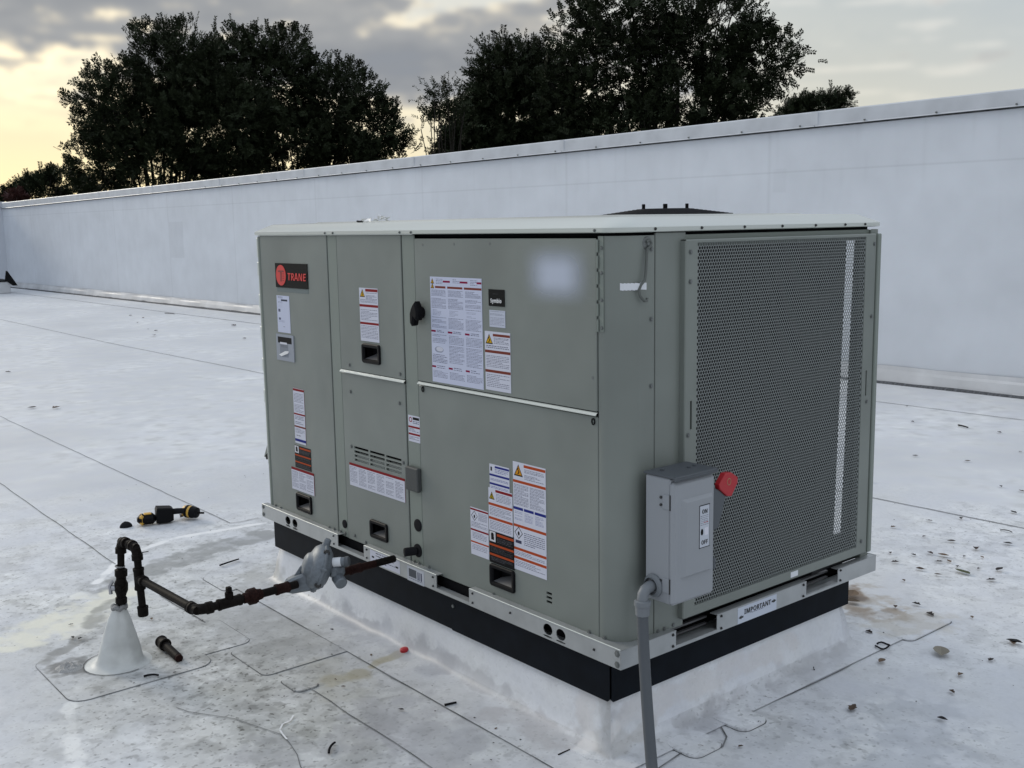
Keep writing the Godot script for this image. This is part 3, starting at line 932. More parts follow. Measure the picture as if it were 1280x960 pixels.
	var fp := func(x: float, e: int) -> Vector3:
		return Vector3(x, prof2[e][0] + wav.get_noise_2d(x, e * 0.7) * 0.012, zw.call(x) + prof2[e][1] - 0.012 + wav.get_noise_2d(x + 50, e) * 0.008)
	for i in 184:
		var xa := -14.0 + i * 0.25; var xb := xa + 0.25
		for e in prof2.size() - 1:
			fl.oriented([fp.call(xa, e), fp.call(xb, e), fp.call(xb, e + 1), fp.call(xa, e + 1)], Vector3(0, 0.6, -1))
	part(w, "base_flashing", fl, M.membrane)
	var bar := MB.new()
	var lump := noise(4.0, 86, 4)
	for i in 230:
		var xa := -14.0 + i * 0.2; var xb := xa + 0.2
		var ha := 0.016 + 0.016 * maxf(0, lump.get_noise_1d(xa)); var hb := 0.016 + 0.016 * maxf(0, lump.get_noise_1d(xb))
		if xa > 8 and xa < 30: ha += 0.006; hb += 0.006
		var za: float = zw.call(xa) - 0.072; var zb: float = zw.call(xb) - 0.072
		bar.oriented([Vector3(xa, 0, za - 0.05), Vector3(xb, 0, zb - 0.05), Vector3(xb, hb, zb - 0.036), Vector3(xa, ha, za - 0.036)], Vector3(0, 0.3, -1))
		bar.oriented([Vector3(xa, ha, za - 0.036), Vector3(xb, hb, zb - 0.036), Vector3(xb, hb + 0.004, zb + 0.02), Vector3(xa, ha + 0.004, za + 0.02)], Vector3.UP)
	mat("bar_caulk", lin(0.17, 0.18, 0.20), 0.8)
	toned(M.bar_caulk, 87, 0.5, 0.4, 1.0, 0.05, 4)
	part(w, "termination_bar", bar, M.bar_caulk)
	# end wall at the far left
	var w2 := thing("end_parapet_wall", "white end parapet wall closing the roof at the far left corner", "wall")
	var e2 := MB.new()
	e2.box(Vector3(32.1, 1.17, -4.3), Vector3(0.4, 2.34, 22.0))
	part(w2, "wall_face", e2, M.wall_membrane)
	var e3 := MB.new()
	e3.box(Vector3(32.1, 2.42, -4.3), Vector3(0.47, 0.15, 22.2), 0.01)
	part(w2, "coping", e3, M.coping)
	# low curb with a black edge beside that corner
	var lc := thing("roof_hatch_curb", "low white curb box with black metal rim in the far left corner of the roof", "roof hatch", Vector3(28.3, 0, 3.9))
	var cbx := MB.new()
	cbx.box(Vector3(0.6, 0.16, 0.0), Vector3(1.4, 0.32, 3.7), 0.02)
	part(lc, "curb_side", cbx, M.membrane)
	var rimb := MB.new()
	rimb.box(Vector3(0.6, 0.335, 0.0), Vector3(1.46, 0.04, 3.76), 0.006)
	part(lc, "rim", rimb, M.black_plastic)
	var foot := MB.new()
	foot.box(Vector3(-0.12, 0.012, -0.35), Vector3(0.04, 0.03, 3.0), 0.004)
	part(lc, "foot_seal", foot, M.black_rubber)
	var ar := MB.new()
	var q := Transform3D(Basis(Vector3(0, 0, 1), Vector3(0, 1, 0), Vector3(-1, 0, 0)), Vector3(-0.12, 0, 0))
	ar.prism(PackedVector2Array([Vector2(1.76, 0.60), Vector2(1.80, 0.58), Vector2(2.02, 0.20), Vector2(1.90, 0.20), Vector2(1.72, 0.36)]), -0.02, 0.02, 0.0, q)
	part(lc, "support_bracket", ar, M.black_plastic)


# ------------------------------------------------------------------ the curb
func rounded(x0: float, x1: float, z0: float, z1: float, r: float, others: float, n := 10) -> Array:
	# outline seen from above, the corner at (x0, z0) rounded by r
	var o := []
	for c in [[x0, z0, 1, 1, r, PI], [x1, z0, -1, 1, others, PI * 1.5], [x1, z1, -1, -1, others, 0.0], [x0, z1, 1, -1, others, PI * 0.5]]:
		var m := Vector2(c[0] + c[2] * c[4], c[1] + c[3] * c[4])
		for k in n + 1:
			var a: float = c[5] + PI / 2 * k / n
			o.append(m + Vector2(cos(a), sin(a)) * c[4])
	return o


func loft(b: MB, rings: Array, close_top := true) -> void:
	# rings of [outline, height]; flat faces that point away from the middle
	for k in rings.size() - 1:
		var A: Array = rings[k][0]; var B: Array = rings[k + 1][0]
		var c := A.size()
		var mid := Vector2.ZERO
		for p in A: mid += p / c
		for i in c:
			var p: Vector2 = A[i]; var q: Vector2 = A[(i + 1) % c]
			if p.distance_to(q) < 1e-6: continue
			var p2: Vector2 = B[i]; var q2: Vector2 = B[(i + 1) % c]
			var out := (p + q) / 2 - mid
			b.oriented([Vector3(p.x, rings[k][1], p.y), Vector3(q.x, rings[k][1], q.y), Vector3(q2.x, rings[k + 1][1], q2.y), Vector3(p2.x, rings[k + 1][1], p2.y)], Vector3(out.x, 0.02, out.y))
	if close_top:
		var T: Array = rings[-1][0]
		var h: float = rings[-1][1]
		var mid2 := Vector2.ZERO
		for p in T: mid2 += p / T.size()
		for i in T.size():
			var p: Vector2 = T[i]; var q: Vector2 = T[(i + 1) % T.size()]
			if p.distance_to(q) < 1e-6: continue
			b.oriented([Vector3(mid2.x, h, mid2.y), Vector3(p.x, h, p.y), Vector3(q.x, h, q.y)], Vector3.UP)


func build_curb() -> void:
	var c := thing("equipment_curb", "raised curb under the air conditioner, black metal skirt over white flashing", "curb")
	var x0 := 0.0609; var x1 := 2.1786; var z0 := 0.01885; var z1 := 1.2562
	var sk := 0.164; var tp := 0.289
	var b := MB.new()
	# skirt sides, mitred at the near corner with a small notch, one joint on the long side
	b.prism(PackedVector2Array([Vector2(-x1, sk), Vector2(-0.849, sk - 0.001), Vector2(-0.849, tp), Vector2(-x1, tp)]), -0.004, 0.0, 0.0, Transform3D(Basis(Vector3.UP, PI), Vector3(0, 0, z0)))
	part(c, "metal_skirt", b, M.curb_metal)
	b = MB.new()
	b.prism(PackedVector2Array([Vector2(-0.846, sk - 0.003), Vector2(-x0 - 0.012, sk), Vector2(-x0, sk + 0.012), Vector2(-x0, tp), Vector2(-0.846, tp)]), -0.004, 0.002, 0.0, Transform3D(Basis(Vector3.UP, PI), Vector3(0, 0, z0)))
	part(c, "metal_skirt", b, M.curb_metal)
	b = MB.new()
	b.prism(PackedVector2Array([Vector2(z0 - 0.002, sk + 0.012), Vector2(z0 + 0.012, sk - 0.002), Vector2(z1, sk), Vector2(z1, tp), Vector2(z0 - 0.002, tp)]), -0.004, 0.0, 0.0, Transform3D(Basis(Vector3.UP, -PI / 2), Vector3(x0, 0, 0)))
	part(c, "metal_skirt", b, M.curb_metal)
	b = MB.new()
	b.box(Vector3((x0 + x1) / 2, (sk + tp) / 2, z1 - 0.002), Vector3(x1 - x0, tp - sk, 0.004))
	b.box(Vector3(x1 - 0.002, (sk + tp) / 2, (z0 + z1) / 2 + 0.004), Vector3(0.004, tp - sk, z1 - z0 - 0.02))
	part(c, "metal_skirt", b, M.curb_metal)
	var s := MB.new()
	s.cyl(Vector3(0.835, 0.252, z0), Vector3(0.835, 0.252, z0 - 0.006), 0.006, 8)
	part(c, "screw", s, M.screw_steel)
	# white membrane flashing that runs down the curb and out over the roof, wrinkled
	var prof := [[-0.030, 0.23], [-0.022, 0.168], [-0.004, 0.105], [0.004, 0.055], [0.016, 0.026], [0.038, 0.011], [0.07, 0.0065], [1.0, 0.0045]]
	var foot := {0: 0.185, 1: 0.108, 2: 0.24, 3: 0.2}       # near long, near short, far long, far end
	var wr := noise(3.2, 91, 4)
	var fl := MB.new()
	var outl := func(k: int, t: float, e: int) -> Vector3:
		# side k, t along it, profile row e
		var row = prof[e]
		var o := []
		for sd in 4: o.append(foot[sd] if row[0] >= 1.0 else row[0] * (1.0 if foot[sd] > 0.2 else 0.8))
		var xa: float = x0 - o[1]; var xb: float = x1 + o[3]; var za: float = z0 - o[0]; var zb: float = z1 + o[2]
		var corner := [Vector2(xa, za), Vector2(xb, za), Vector2(xb, zb), Vector2(xa, zb)]
		var p: Vector2 = corner[k].lerp(corner[(k + 1) % 4], t)
		var amp := 0.010 * sin(PI * clampf(t, 0, 1)) * (1.0 if e > 2 and e < 6 else 0.3 if e == 2 else 0.0)
		var nn := wr.get_noise_3d(p.x * 1.2, e * 0.45, p.y * 1.2)
		var outd: Vector2 = [Vector2(0, -1), Vector2(1, 0), Vector2(0, 1), Vector2(-1, 0)][k]
		p += outd * nn * amp
		var y: float = row[1]
		if e > 2 and e < 7: y += maxf(0.0, wr.get_noise_3d(p.x * 1.6, 7.0, p.y * 1.6)) * 0.014 * sin(PI * clampf(t, 0, 1))
		return Vector3(p.x, y, p.y)
	for k in 4:
		var cnt := 36
		for i in cnt:
			var ta := float(i) / cnt; var tb := float(i + 1) / cnt
			for e in prof.size() - 1:
				var od: Vector3 = [Vector3(0, 0.5, -1), Vector3(1, 0.5, 0), Vector3(0, 0.5, 1), Vector3(-1, 0.5, 0)][k]
				var A: Vector3 = outl.call(k, ta, e); var B: Vector3 = outl.call(k, tb, e); var C: Vector3 = outl.call(k, tb, e + 1); var D: Vector3 = outl.call(k, ta, e + 1)
				var k0 := fl.v.size()
				fl.oriented([A, B, C, D], od)
				for kk in range(k0, fl.v.size()):
					var pp := fl.v[kk] - Vector3(od.x, 0, od.z) * fl.v[kk].y
					fl.t[kk] = Vector2((pp.x - roof_frame[0]) / (roof_frame[2] - roof_frame[0]), (pp.z - roof_frame[1]) / (roof_frame[3] - roof_frame[1]))
	smooth(fl)
	var fm: StandardMaterial3D = M.roof_near.duplicate()
	fm.heightmap_enabled = false
	part(c, "flashing", fl, fm)

# merges equal points and gives them one averaged normal
func smooth(b: MB) -> void:
	var acc := {}
	for k in b.v.size():
		var key := Vector3i((b.v[k] * 20000.0).round())
		acc[key] = acc.get(key, Vector3.ZERO) + b.n[k]
	for k in b.v.size():
		b.n[k] = (acc[Vector3i((b.v[k] * 20000.0).round())] as Vector3).normalized()


# ------------------------------------------------------------------ the air conditioner
func screw(parent: Node, xf: Transform3D, a: float, y: float, r := 0.0065, m := "screw_steel") -> void:
	var b := MB.new()
	b.lathe([Vector2(r * 1.25, 0), Vector2(r * 1.25, 0.0015), Vector2(r * 0.85, 0.0016), Vector2(r * 0.8, 0.0045), Vector2(0, 0.005)], 6, xf * Transform3D(Basis(Vector3.RIGHT, PI / 2), Vector3(a, y, 0.0)))
	part(parent, "screw", b, M[m])


func recess_handle(parent: Node, x0: float, x1: float, y0: float, y1: float) -> void:
	# moulded pull: black rim, a pocket whose floor slopes up to the back
	var b := MB.new()
	var w := x1 - x0; var h := y1 - y0
	var o := 0.016
	var rr := func(inset: float, rad: float) -> Array:
		var out := []
		for c in [[1, 1, 0], [-1, 1, 1], [-1, -1, 2], [1, -1, 3]]:
			var m := Vector2(c[0] * (w / 2 - inset - rad), c[1] * (h / 2 - inset - rad))
			for k in 5:
				var a: float = PI / 2 * (c[2] + k / 4.0)
				out.append(m + Vector2(cos(a), sin(a)) * rad + Vector2(-(x0 + x1) / 2, (y0 + y1) / 2))
		return out
	var rings := [[rr.call(0.0, 0.010), 0.0], [rr.call(0.0, 0.010), 0.005], [rr.call(0.003, 0.009), 0.008], [rr.call(o - 0.004, 0.005), 0.007], [rr.call(o, 0.003), 0.0], [rr.call(o, 0.003), -0.008]]
	for k in rings.size() - 1:
		var A: Array = rings[k][0]; var B: Array = rings[k + 1][0]
		for i in A.size():
			var j := (i + 1) % A.size()
			var outv: Vector2 = A[i] - Vector2(-(x0 + x1) / 2, (y0 + y1) / 2)
			if k > 2: outv = -outv
			b.oriented([XL * Vector3(A[i].x, A[i].y, rings[k][1]), XL * Vector3(A[j].x, A[j].y, rings[k][1]), XL * Vector3(B[j].x, B[j].y, rings[k + 1][1]), XL * Vector3(B[i].x, B[i].y, rings[k + 1][1])], XL.basis * Vector3(outv.x * (0.0 if k in [1, 2, 3] else 1.0), outv.y * (0.0 if k in [1, 2, 3] else 1.0), 0.2))
	part(parent, "pull_handle", b, M.black_plastic)
	var p := MB.new()
	var a0 := -x1 + o; var a1 := -x0 - o; var b0 := y0 + o; var b1 := y1 - o; var d := -0.034
	var P := func(a: float, y: float, z: float) -> Vector3: return XL * Vector3(a, y, z)
	var zo := XL.basis.z
	p.oriented([P.call(a0, b0, d), P.call(a1, b0, d), P.call(a1, b1, d), P.call(a0, b1, d)], zo)
	p.oriented([P.call(a0, b0, 0), P.call(a0, b1, 0), P.call(a0, b1, d), P.call(a0, b0, d)], XL.basis.x)
	p.oriented([P.call(a1, b0, 0), P.call(a1, b1, 0), P.call(a1, b1, d), P.call(a1, b0, d)], -XL.basis.x)
	p.oriented([P.call(a0, b1, 0), P.call(a1, b1, 0), P.call(a1, b1, d), P.call(a0, b1, d)], Vector3.DOWN)
	part(parent, "pull_pocket", p, M.black_plastic)
	var s := MB.new()
	s.oriented([P.call(a0, b0, 0.001), P.call(a1, b0, 0.001), P.call(a1, b0 + (b1 - b0) * 0.85, d + 0.001), P.call(a0, b0 + (b1 - b0) * 0.12, d + 0.001)], Vector3(0, 0.6, -1))
	part(parent, "pull_ramp", s, M.tray_grey)  # grey colour paints the sky reflected on the pocket floor


func panel(parent: Node, called: String, x0: float, x1: float, y0: float, y1: float, holes := [], proud := 0.0) -> MeshInstance3D:
	var b := MB.new()
	var hs := []
	for h in holes:
		hs.append([-h[1], h[2], -h[0], h[3]] + ([true] if h.size() > 4 else []))
	b.plate([-x1, y0, -x0, y1], hs, -0.006, proud, 0.002, XL)
	return part(parent, called, b, M.painted_steel)


func build_unit() -> void:
	var u := thing("rooftop_air_conditioner", "large grey-green packaged rooftop air conditioner with many warning stickers", "air conditioner")
	var yb := 0.338; var yt := 1.535
	# ---- dark insides: floor pan, front liner, roof liner, partition, coils
	var b := MB.new()
	b.box(Vector3(1.13, 0.316, 0.64), Vector3(2.1, 0.05, 1.2))
	part(u, "base_pan", b, M.dark_inside)
	b = MB.new()
	b.box(Vector3(1.17, 0.94, 0.075), Vector3(2.02, 1.19, 0.02))
	b.box(Vector3(0.55, 0.94, 0.66), Vector3(0.02, 1.19, 1.14))
	b.box(Vector3(2.19, 0.94, 0.66), Vector3(0.02, 1.19, 1.14))
	b.box(Vector3(1.37, 0.94, 1.29), Vector3(1.62, 1.19, 0.02))
	part(u, "inner_liner", b, M.dark_inside)
	b = MB.new()
	b.box(Vector3(0.064, 0.94, 0.60), Vector3(0.03, 1.19, 0.95))
	part(u, "condenser_coil", b, M.coil)
	b = MB.new()                                   # coil end plate and corner post at the far end, a slit of daylight between
	b.prism(PackedVector2Array([Vector2(1.120, 0.34), Vector2(1.124, 0.40), Vector2(1.155, 1.535), Vector2(1.0, 1.535), Vector2(1.0, 0.34)]), -0.024, -0.018, 0.0, XS)
	b.prism(PackedVector2Array([Vector2(1.178, 0.455), Vector2(1.212, 1.535), Vector2(1.285, 1.535), Vector2(1.285, 0.34), Vector2(1.108, 0.34), Vector2(1.112, 0.455)]), -0.024, -0.018, 0.0, XS)
	part(u, "coil_end_plate", b, M.coil)
	b = MB.new()
	b.box(Vector3(0.50, 0.94, 1.29), Vector3(0.10, 1.19, 0.03))
	part(u, "rear_corner_post", b, M.painted_steel_mullion)

	# ---- long face panels
	var yc := 1.5425
	var A := panel(u, "access_panel", 1.630, 2.196, yb, yc, [[1.850, 1.954, 0.388, 0.440]])
	var B1 := panel(u, "access_panel", 1.112, 1.553, 1.024, yc, [[1.278, 1.376, 1.077, 1.125]])
	var vents := []
	for row in 4:
		for col in 3:
			var xa := 1.150 + col * 0.113
			vents.append([xa, xa + 0.103, 0.668 + row * 0.0165, 0.668 + row * 0.0165 + 0.009])
	var B2 := panel(u, "access_panel", 1.112, 1.553, yb, 1.012, vents + [[1.269, 1.366, 0.396, 0.442]])
	var D1 := panel(u, "control_door", 0.118, 1.021, 1.032, yt - 0.006, [], 0.004)
	var D2 := panel(u, "access_panel", 0.118, 1.026, yb, 1.016, [[0.518, 0.621, 0.394, 0.444], [0.327, 0.353, 0.422, 0.430], [0.327, 0.353, 0.408, 0.416], [0.327, 0.353, 0.394, 0.402]])
	for row in 2:
		for col in 3:
			b = MB.new()
			var bx := -(1.150 + col * 0.113); var by := 0.668 + row * 0.0165
			b.oriented([XL * Vector3(bx - 0.103, by - 0.002, -0.0055), XL * Vector3(bx, by - 0.002, -0.0055), XL * Vector3(bx, by + 0.012, -0.024), XL * Vector3(bx - 0.103, by + 0.012, -0.024)], Vector3(0, 1, -0.6))
			part(B2, "added_vent_blade", b, M.pale_lit_paint)  # pale blades added behind the lower slots to make them look lit
	for m in [[1.030, 1.107, 1.0], [1.557, 1.626, 1.0]]:
		b = MB.new()
		b.plate([-m[1], yb, -m[0], yc], [], -0.006, -0.002, 0.002, XL)
		part(u, "mullion", b, M.painted_steel_mullion)
	b = MB.new()
	b.box(Vector3(2.2075, 0.94, FACE + 0.012), Vector3(0.018, 1.2, 0.03), 0.004)
	part(u, "end_post", b, M.painted_steel_mullion)
	# flanges past the left end, their pale colour partly painting the light they catch
	b = MB.new()
	b.box(Vector3(2.232, 1.490, 0.045), Vector3(0.026, 0.085, 0.02), 0.003)
	b.box(Vector3(2.2225, 0.98, 0.04), Vector3(0.013, 0.90, 0.022), 0.003)
	for k in 5: b.box(Vector3(2.226, 0.84 + k * 0.14, 0.034), Vector3(0.018, 0.06, 0.012), 0.003)
	part(u, "hood_flange", b, M.pale_lit_paint)
	b = MB.new()
	var qz := Transform3D(Basis(Vector3.UP, PI), Vector3(0, 0, 0.11))
	b.prism(PackedVector2Array([Vector2(-2.20, 0.74), Vector2(-2.34, 0.665), Vector2(-2.432, 0.520), Vector2(-2.40, 0.516), Vector2(-2.20, 0.62)]), -0.12, 0.0, 0.003, qz)
	part(u, "intake_hood", b, M.painted_steel_mullion)
	b = MB.new()
	b.prism(PackedVector2Array([Vector2(-2.20, 0.66), Vector2(-2.41, 0.530), Vector2(-2.40, 0.512), Vector2(-2.20, 0.56)]), -0.05, 0.003, 0.0, qz)
	part(u, "hood_filter", b, M.black_plastic)

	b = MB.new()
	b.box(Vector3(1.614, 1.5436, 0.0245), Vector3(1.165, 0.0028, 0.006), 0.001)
	part(u, "cap_hem_highlight", b, M.pale_lit_paint)  # pale strip painting the light caught by the cap's lower hem
	# drip lips under the upper doors, top light painted as a pale colour
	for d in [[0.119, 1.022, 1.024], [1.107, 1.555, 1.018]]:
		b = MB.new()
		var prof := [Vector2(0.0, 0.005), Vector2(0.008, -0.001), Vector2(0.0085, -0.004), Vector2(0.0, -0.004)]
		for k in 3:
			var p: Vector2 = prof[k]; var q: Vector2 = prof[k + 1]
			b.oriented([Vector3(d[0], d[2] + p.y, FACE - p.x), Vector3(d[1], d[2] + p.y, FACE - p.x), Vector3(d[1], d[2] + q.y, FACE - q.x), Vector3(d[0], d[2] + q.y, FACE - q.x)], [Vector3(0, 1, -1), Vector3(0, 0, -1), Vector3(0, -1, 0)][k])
		part(u, "drip_lip", b, M.pale_lit_paint)

	# pulls
	recess_handle(A, 1.837, 1.967, 0.375, 0.453)
	recess_handle(B1, 1.265, 1.389, 1.064, 1.138)
	recess_handle(B2, 1.256, 1.379, 0.383, 0.455)
	recess_handle(D2, 0.505, 0.634, 0.381, 0.457)
	# screws
	for p in [[2.17, 0.352], [2.12, 0.350], [1.70, 0.350], [1.66, 0.352]]: screw(A, XL, -p[0], p[1])
	for p in [[1.49, 1.045], [1.14, 1.043]]: screw(B1, XL, -p[0], p[1])
	for p in [[1.49, 0.94], [1.15, 0.935], [1.50, 0.36], [1.42, 0.35], [1.15, 0.36], [1.50, 0.722], [1.137, 0.715]]: screw(B2, XL, -p[0], p[1])
	for p in [[0.97, 1.508], [0.79, 1.511], [0.60, 1.513], [0.135, 1.13]]: screw(D1, XL, -p[0], p[1])
	for p in [[0.997, 1.003], [0.136, 1.001]]:
		b = MB.new()
		var ring := []
		for k in 13: ring.append(XL * Vector3(-p[0] + cos(TAU * k / 12) * 0.006, p[1] + sin(TAU * k / 12) * 0.009, 0.002))
		b.tube(ring, 0.002, 0.002, 6, false)
		part(D2, "slot_latch", b, M.black_plastic)
	for p in [[0.99, 0.352], [0.62, 0.349], [0.16, 0.352]]: screw(D2, XL, -p[0], p[1])
	for p in [[1.055, 0.352], [1.085, 0.35], [1.575, 0.352], [1.61, 0.352]]: screw(u, XL, -p[0], p[1])
	# knockouts with rubber plugs
	for p in [[1.057, 0.495, 0.023], [1.062, 0.399, 0.025], [1.577, 0.391, 0.017]]:
		b = MB.new()
		b.lathe([Vector2(p[2], 0), Vector2(p[2], 0.003), Vector2(p[2] * 0.85, 0.004), Vector2(0, 0.003)], 20, XL * Transform3D(Basis(Vector3.RIGHT, PI / 2), Vector3(-p[0], p[1], -0.002)))
		if p[1] == 0.399:
			b.cyl(XL * Vector3(-p[0] - 0.006, p[1] - 0.002, 0.0), XL * Vector3(-p[0] - 0.022, p[1] - 0.002, 0.045), 0.016, 14, 0.003)
		part(u, "rubber_plug", b, M.black_rubber)
	# cable clamp cover on the post
	b = MB.new()
	b.box(XL * Vector3(-1.064, 0.668, 0.008), Vector3(0.078, 0.088, 0.020), 0.004)
	mat("rough_cover", lin(0.12, 0.128, 0.125), 0.7)
	toned(M.rough_cover, 95, 0.05, 0.5, 1.0, 0.09, 3)
	part(u, "cover_block", b, M.rough_cover)
	# hinge of the control door
	b = MB.new()
	for k in 6:
		b.cyl(XL * Vector3(-0.113, 1.265 + k * 0.045, 0.004), XL * Vector3(-0.113, 1.300 + k * 0.045, 0.004), 0.0035, 8)
	b.box(XL * Vector3(-0.100, 1.40, 0.0006), Vector3(0.016, 0.27, 0.0012))
	part(u, "door_hinge", b, M.painted_steel_mullion)
	for y in [1.502, 1.432, 1.355, 1.276]: screw(u, XL, -0.099, y, 0.005)
	# turn latch
	b = MB.new()
	var lat := PackedVector2Array([Vector2(-0.981, 1.315), Vector2(-0.971, 1.303), Vector2(-0.962, 1.280), Vector2(-0.963, 1.262), Vector2(-0.970, 1.250), Vector2(-0.979, 1.250), Vector2(-0.986, 1.255), Vector2(-0.993, 1.232), Vector2(-1.004, 1.228), Vector2(-1.012, 1.238), Vector2(-1.012, 1.272), Vector2(-1.005, 1.290), Vector2(-0.994, 1.305)])
	b.prism(lat, 0.016, 0.042, 0.007, XL)
	b.cyl(XL * Vector3(-0.985, 1.275, 0.0), XL * Vector3(-0.985, 1.275, 0.02), 0.02, 16)
	part(D1, "turn_latch", b, M.black_plastic)

	# ---- rounded corner post and the plain strip on the short face
	b = MB.new()
	var cn := 14
	var cm := Vector2(0.108, 0.108)
	for k in cn:
		var a := -PI / 2 - PI / 2 * k / cn
		var c2 := -PI / 2 - PI / 2 * (k + 1) / cn
		var p := Vector2(cos(a), sin(a)); var q := Vector2(cos(c2), sin(c2))
		var P := cm + p * 0.08; var Q := cm + q * 0.08
		b.quadn(Vector3(P.x, yb, P.y), Vector3(Q.x, yb, Q.y), Vector3(Q.x, yt, Q.y), Vector3(P.x, yt, P.y), Vector3(p.x, 0, p.y), Vector3(q.x, 0, q.y), Vector3(q.x, 0, q.y), Vector3(p.x, 0, p.y))
		b.oriented([Vector3(P.x, yb, P.y), Vector3(Q.x, yb, Q.y), Vector3(cm.x, yb, cm.y)], Vector3.DOWN)
	b.plate([0.108, yb, 0.167, yt], [], -0.006, 0.0, 0.0, XS)
	b.plate([-0.1145, yb, -0.108, yt], [], -0.006, 0.0, 0.0, XL)
	part(u, "corner_post", b, M.painted_steel)
	for y in [1.497, 1.297, 1.103]: screw(u, XS, 0.154, y)
	screw(u, XL, -0.095, 0.352)
	b = MB.new()
	b.plate([0.171, yb + 0.004, 0.300, yc], [], -0.006, 0.001, 0.002, XS)
	part(u, "side_panel", b, M.painted_steel)
	for p in [[0.186, 0.352], [0.215, 0.352], [0.255, 0.354]]: screw(u, XS, p[0], p[1])
	b = MB.new()
	b.plate([1.268, yb, 1.314, yt], [], -0.02, 0.004, 0.002, XS)
	part(u, "side_panel", b, M.painted_steel)
	# stay rod hung on the corner post, with white tape
	b = MB.new()
	var rod := [Vector3(0.022, 1.517, 0.127), Vector3(0.020, 1.522, 0.138), Vector3(0.02, 1.514, 0.146), Vector3(0.02, 1.503, 0.140), Vector3(0.02, 1.497, 0.128), Vector3(0.018, 1.47, 0.124), Vector3(0.016, 1.43, 0.119), Vector3(0.015, 1.41, 0.114), Vector3(0.017, 1.397, 0.100), Vector3(0.018, 1.383, 0.093), Vector3(0.017, 1.366, 0.097), Vector3(0.015, 1.352, 0.112), Vector3(0.016, 1.351, 0.122), Vector3(0.017, 1.359, 0.126)]
	b.tube(rod, 0.0042, 0.0042, 8)
	mat("rod_steel", lin(0.11, 0.12, 0.11), 0.4, 0.2)
	part(u, "stay_rod", b, M.rod_steel)
	b = MB.new()
	b.lathe([Vector2(0.02, 0), Vector2(0.018, 0.003), Vector2(0.008, 0.004), Vector2(0.007, 0.008), Vector2(0, 0.009)], 16, Transform3D(Basis(Vector3.BACK, PI / 2), Vector3(0.028, 1.513, 0.137)))
	part(u, "stay_washer", b, M.screw_steel)
	b = MB.new()
	var tp: Array = []
	for k in 7:
		var ang := -PI / 2 - PI / 2 * (0.50 + 0.083 * k)
		tp.append(cm + Vector2(cos(ang), sin(ang)) * (0.0812 + (0.010 if k == 5 else 0.004 if k == 4 else 0.0)))
	tp.append(Vector2(0.0262, 0.133))
	for k in tp.size() - 1:
		b.oriented([Vector3(tp[k].x, 1.384, tp[k].y), Vector3(tp[k + 1].x, 1.382, tp[k + 1].y), Vector3(tp[k + 1].x, 1.402, tp[k + 1].y), Vector3(tp[k].x, 1.404, tp[k].y)], Vector3(-1, 0, -0.5))
	part(u, "white_tape", b, M.white_sticker)

	b = MB.new()
	b.plate([0.300, 1.500, 1.268, 1.5345], [], -0.012, -0.004, 0.001, XS)
	part(u, "header_panel", b, M.painted_steel_mullion)
	# ---- perforated hail guard on the short face
	var XG := Transform3D(XS.basis, Vector3(0.006, 0, 0))
	b = MB.new()
	b.plate([0.276, 0.370, 1.276, 1.520], [[0.3285, 0.4025, 1.2106, 1.5105], [0.300, 0.958, 0.309, 1.044], [1.234, 0.952, 1.242, 1.042]], -0.024, 0.0, 0.003, XG)
	var G := part(u, "hail_guard", b, M.painted_steel)
	b = MB.new()
	b.box(Vector3(0.016, 0.945, 1.290), Vector3(0.030, 1.15, 0.022), 0.003)
	part(u, "guard_rail", b, M.painted_steel_mullion)
	for p in [[0.297, 1.484], [0.297, 1.398], [0.292, 0.942], [1.262, 1.484], [1.258, 1.232], [1.245, 0.93], [1.24, 0.419], [0.286, 0.60]]: screw(G, XG, p[0], p[1])
	# the sheet itself: hexagonal cells, each with its round hole
	var cell := MB.new()
	var pz := 0.0113; var hr := 0.0048
	for k in 12:
		var a := TAU * k / 12; var c3 := TAU * (k + 1) / 12
		var hexr = func(t: float) -> float:
			var m := fposmod(t, PI / 3) - PI / 6
			return pz / 2 / cos(m)
		var o0: Vector3 = Vector3(cos(a), sin(a), 0) * float(hexr.call(a + PI / 6.0 + 1e-9)); var o1: Vector3 = Vector3(cos(c3), sin(c3), 0) * float(hexr.call(c3 + PI / 6.0 + 1e-9))
		var i0 := Vector3(cos(a), sin(a), 0) * hr; var i1 := Vector3(cos(c3), sin(c3), 0) * hr
		var dz := Vector3(0, 0, -0.0018)
		cell.oriented([i0, o0, o1, i1], Vector3(0, 0, 1))
		cell.oriented([i0, i1, i1 + dz, i0 + dz], -(i0 + i1))
	mat("guard_sheet", lin(0.205, 0.222, 0.214), 0.5)
	var cm2 := cell.mesh(M.guard_sheet)
	var mm := MultiMesh.new()
	mm.transform_format = MultiMesh.TRANSFORM_3D
	mm.mesh = cm2
	var spots := []
	var ry := pz * 0.8660254
	var blank := MB.new()
	var row_count := 113
	var col_count := 78
	var sheet_a := 0.3345; var sheet_y := 0.4085
	for j in row_count:
		var odd := pz / 2 if j % 2 else 0.0
		for i in col_count - (j % 2): spots.append(Vector2(sheet_a + i * pz + odd, sheet_y + j * ry))
		var ends := [sheet_a - pz / 2, sheet_a + (col_count - 0.5) * pz] if j % 2 else [sheet_a - pz, sheet_a + col_count * pz]
		for e in ends:
			blank.box(XG * Vector3(e, sheet_y + j * ry, -0.003), Vector3(0.0024, ry, pz))
	part(G, "sheet_margin", blank, M.guard_sheet).set_meta("kind", "stuff")
	mm.instance_count = spots.size()
	for k in spots.size():
		mm.set_instance_transform(k, XG * Transform3D(Basis.IDENTITY, Vector3(spots[k].x, spots[k].y, -0.0018)))
	var mi := MultiMeshInstance3D.new()
	mi.name = "perforated_sheet"
	mi.multimesh = mm
	G.add_child(mi, true)
	mi.set_meta("kind", "stuff")
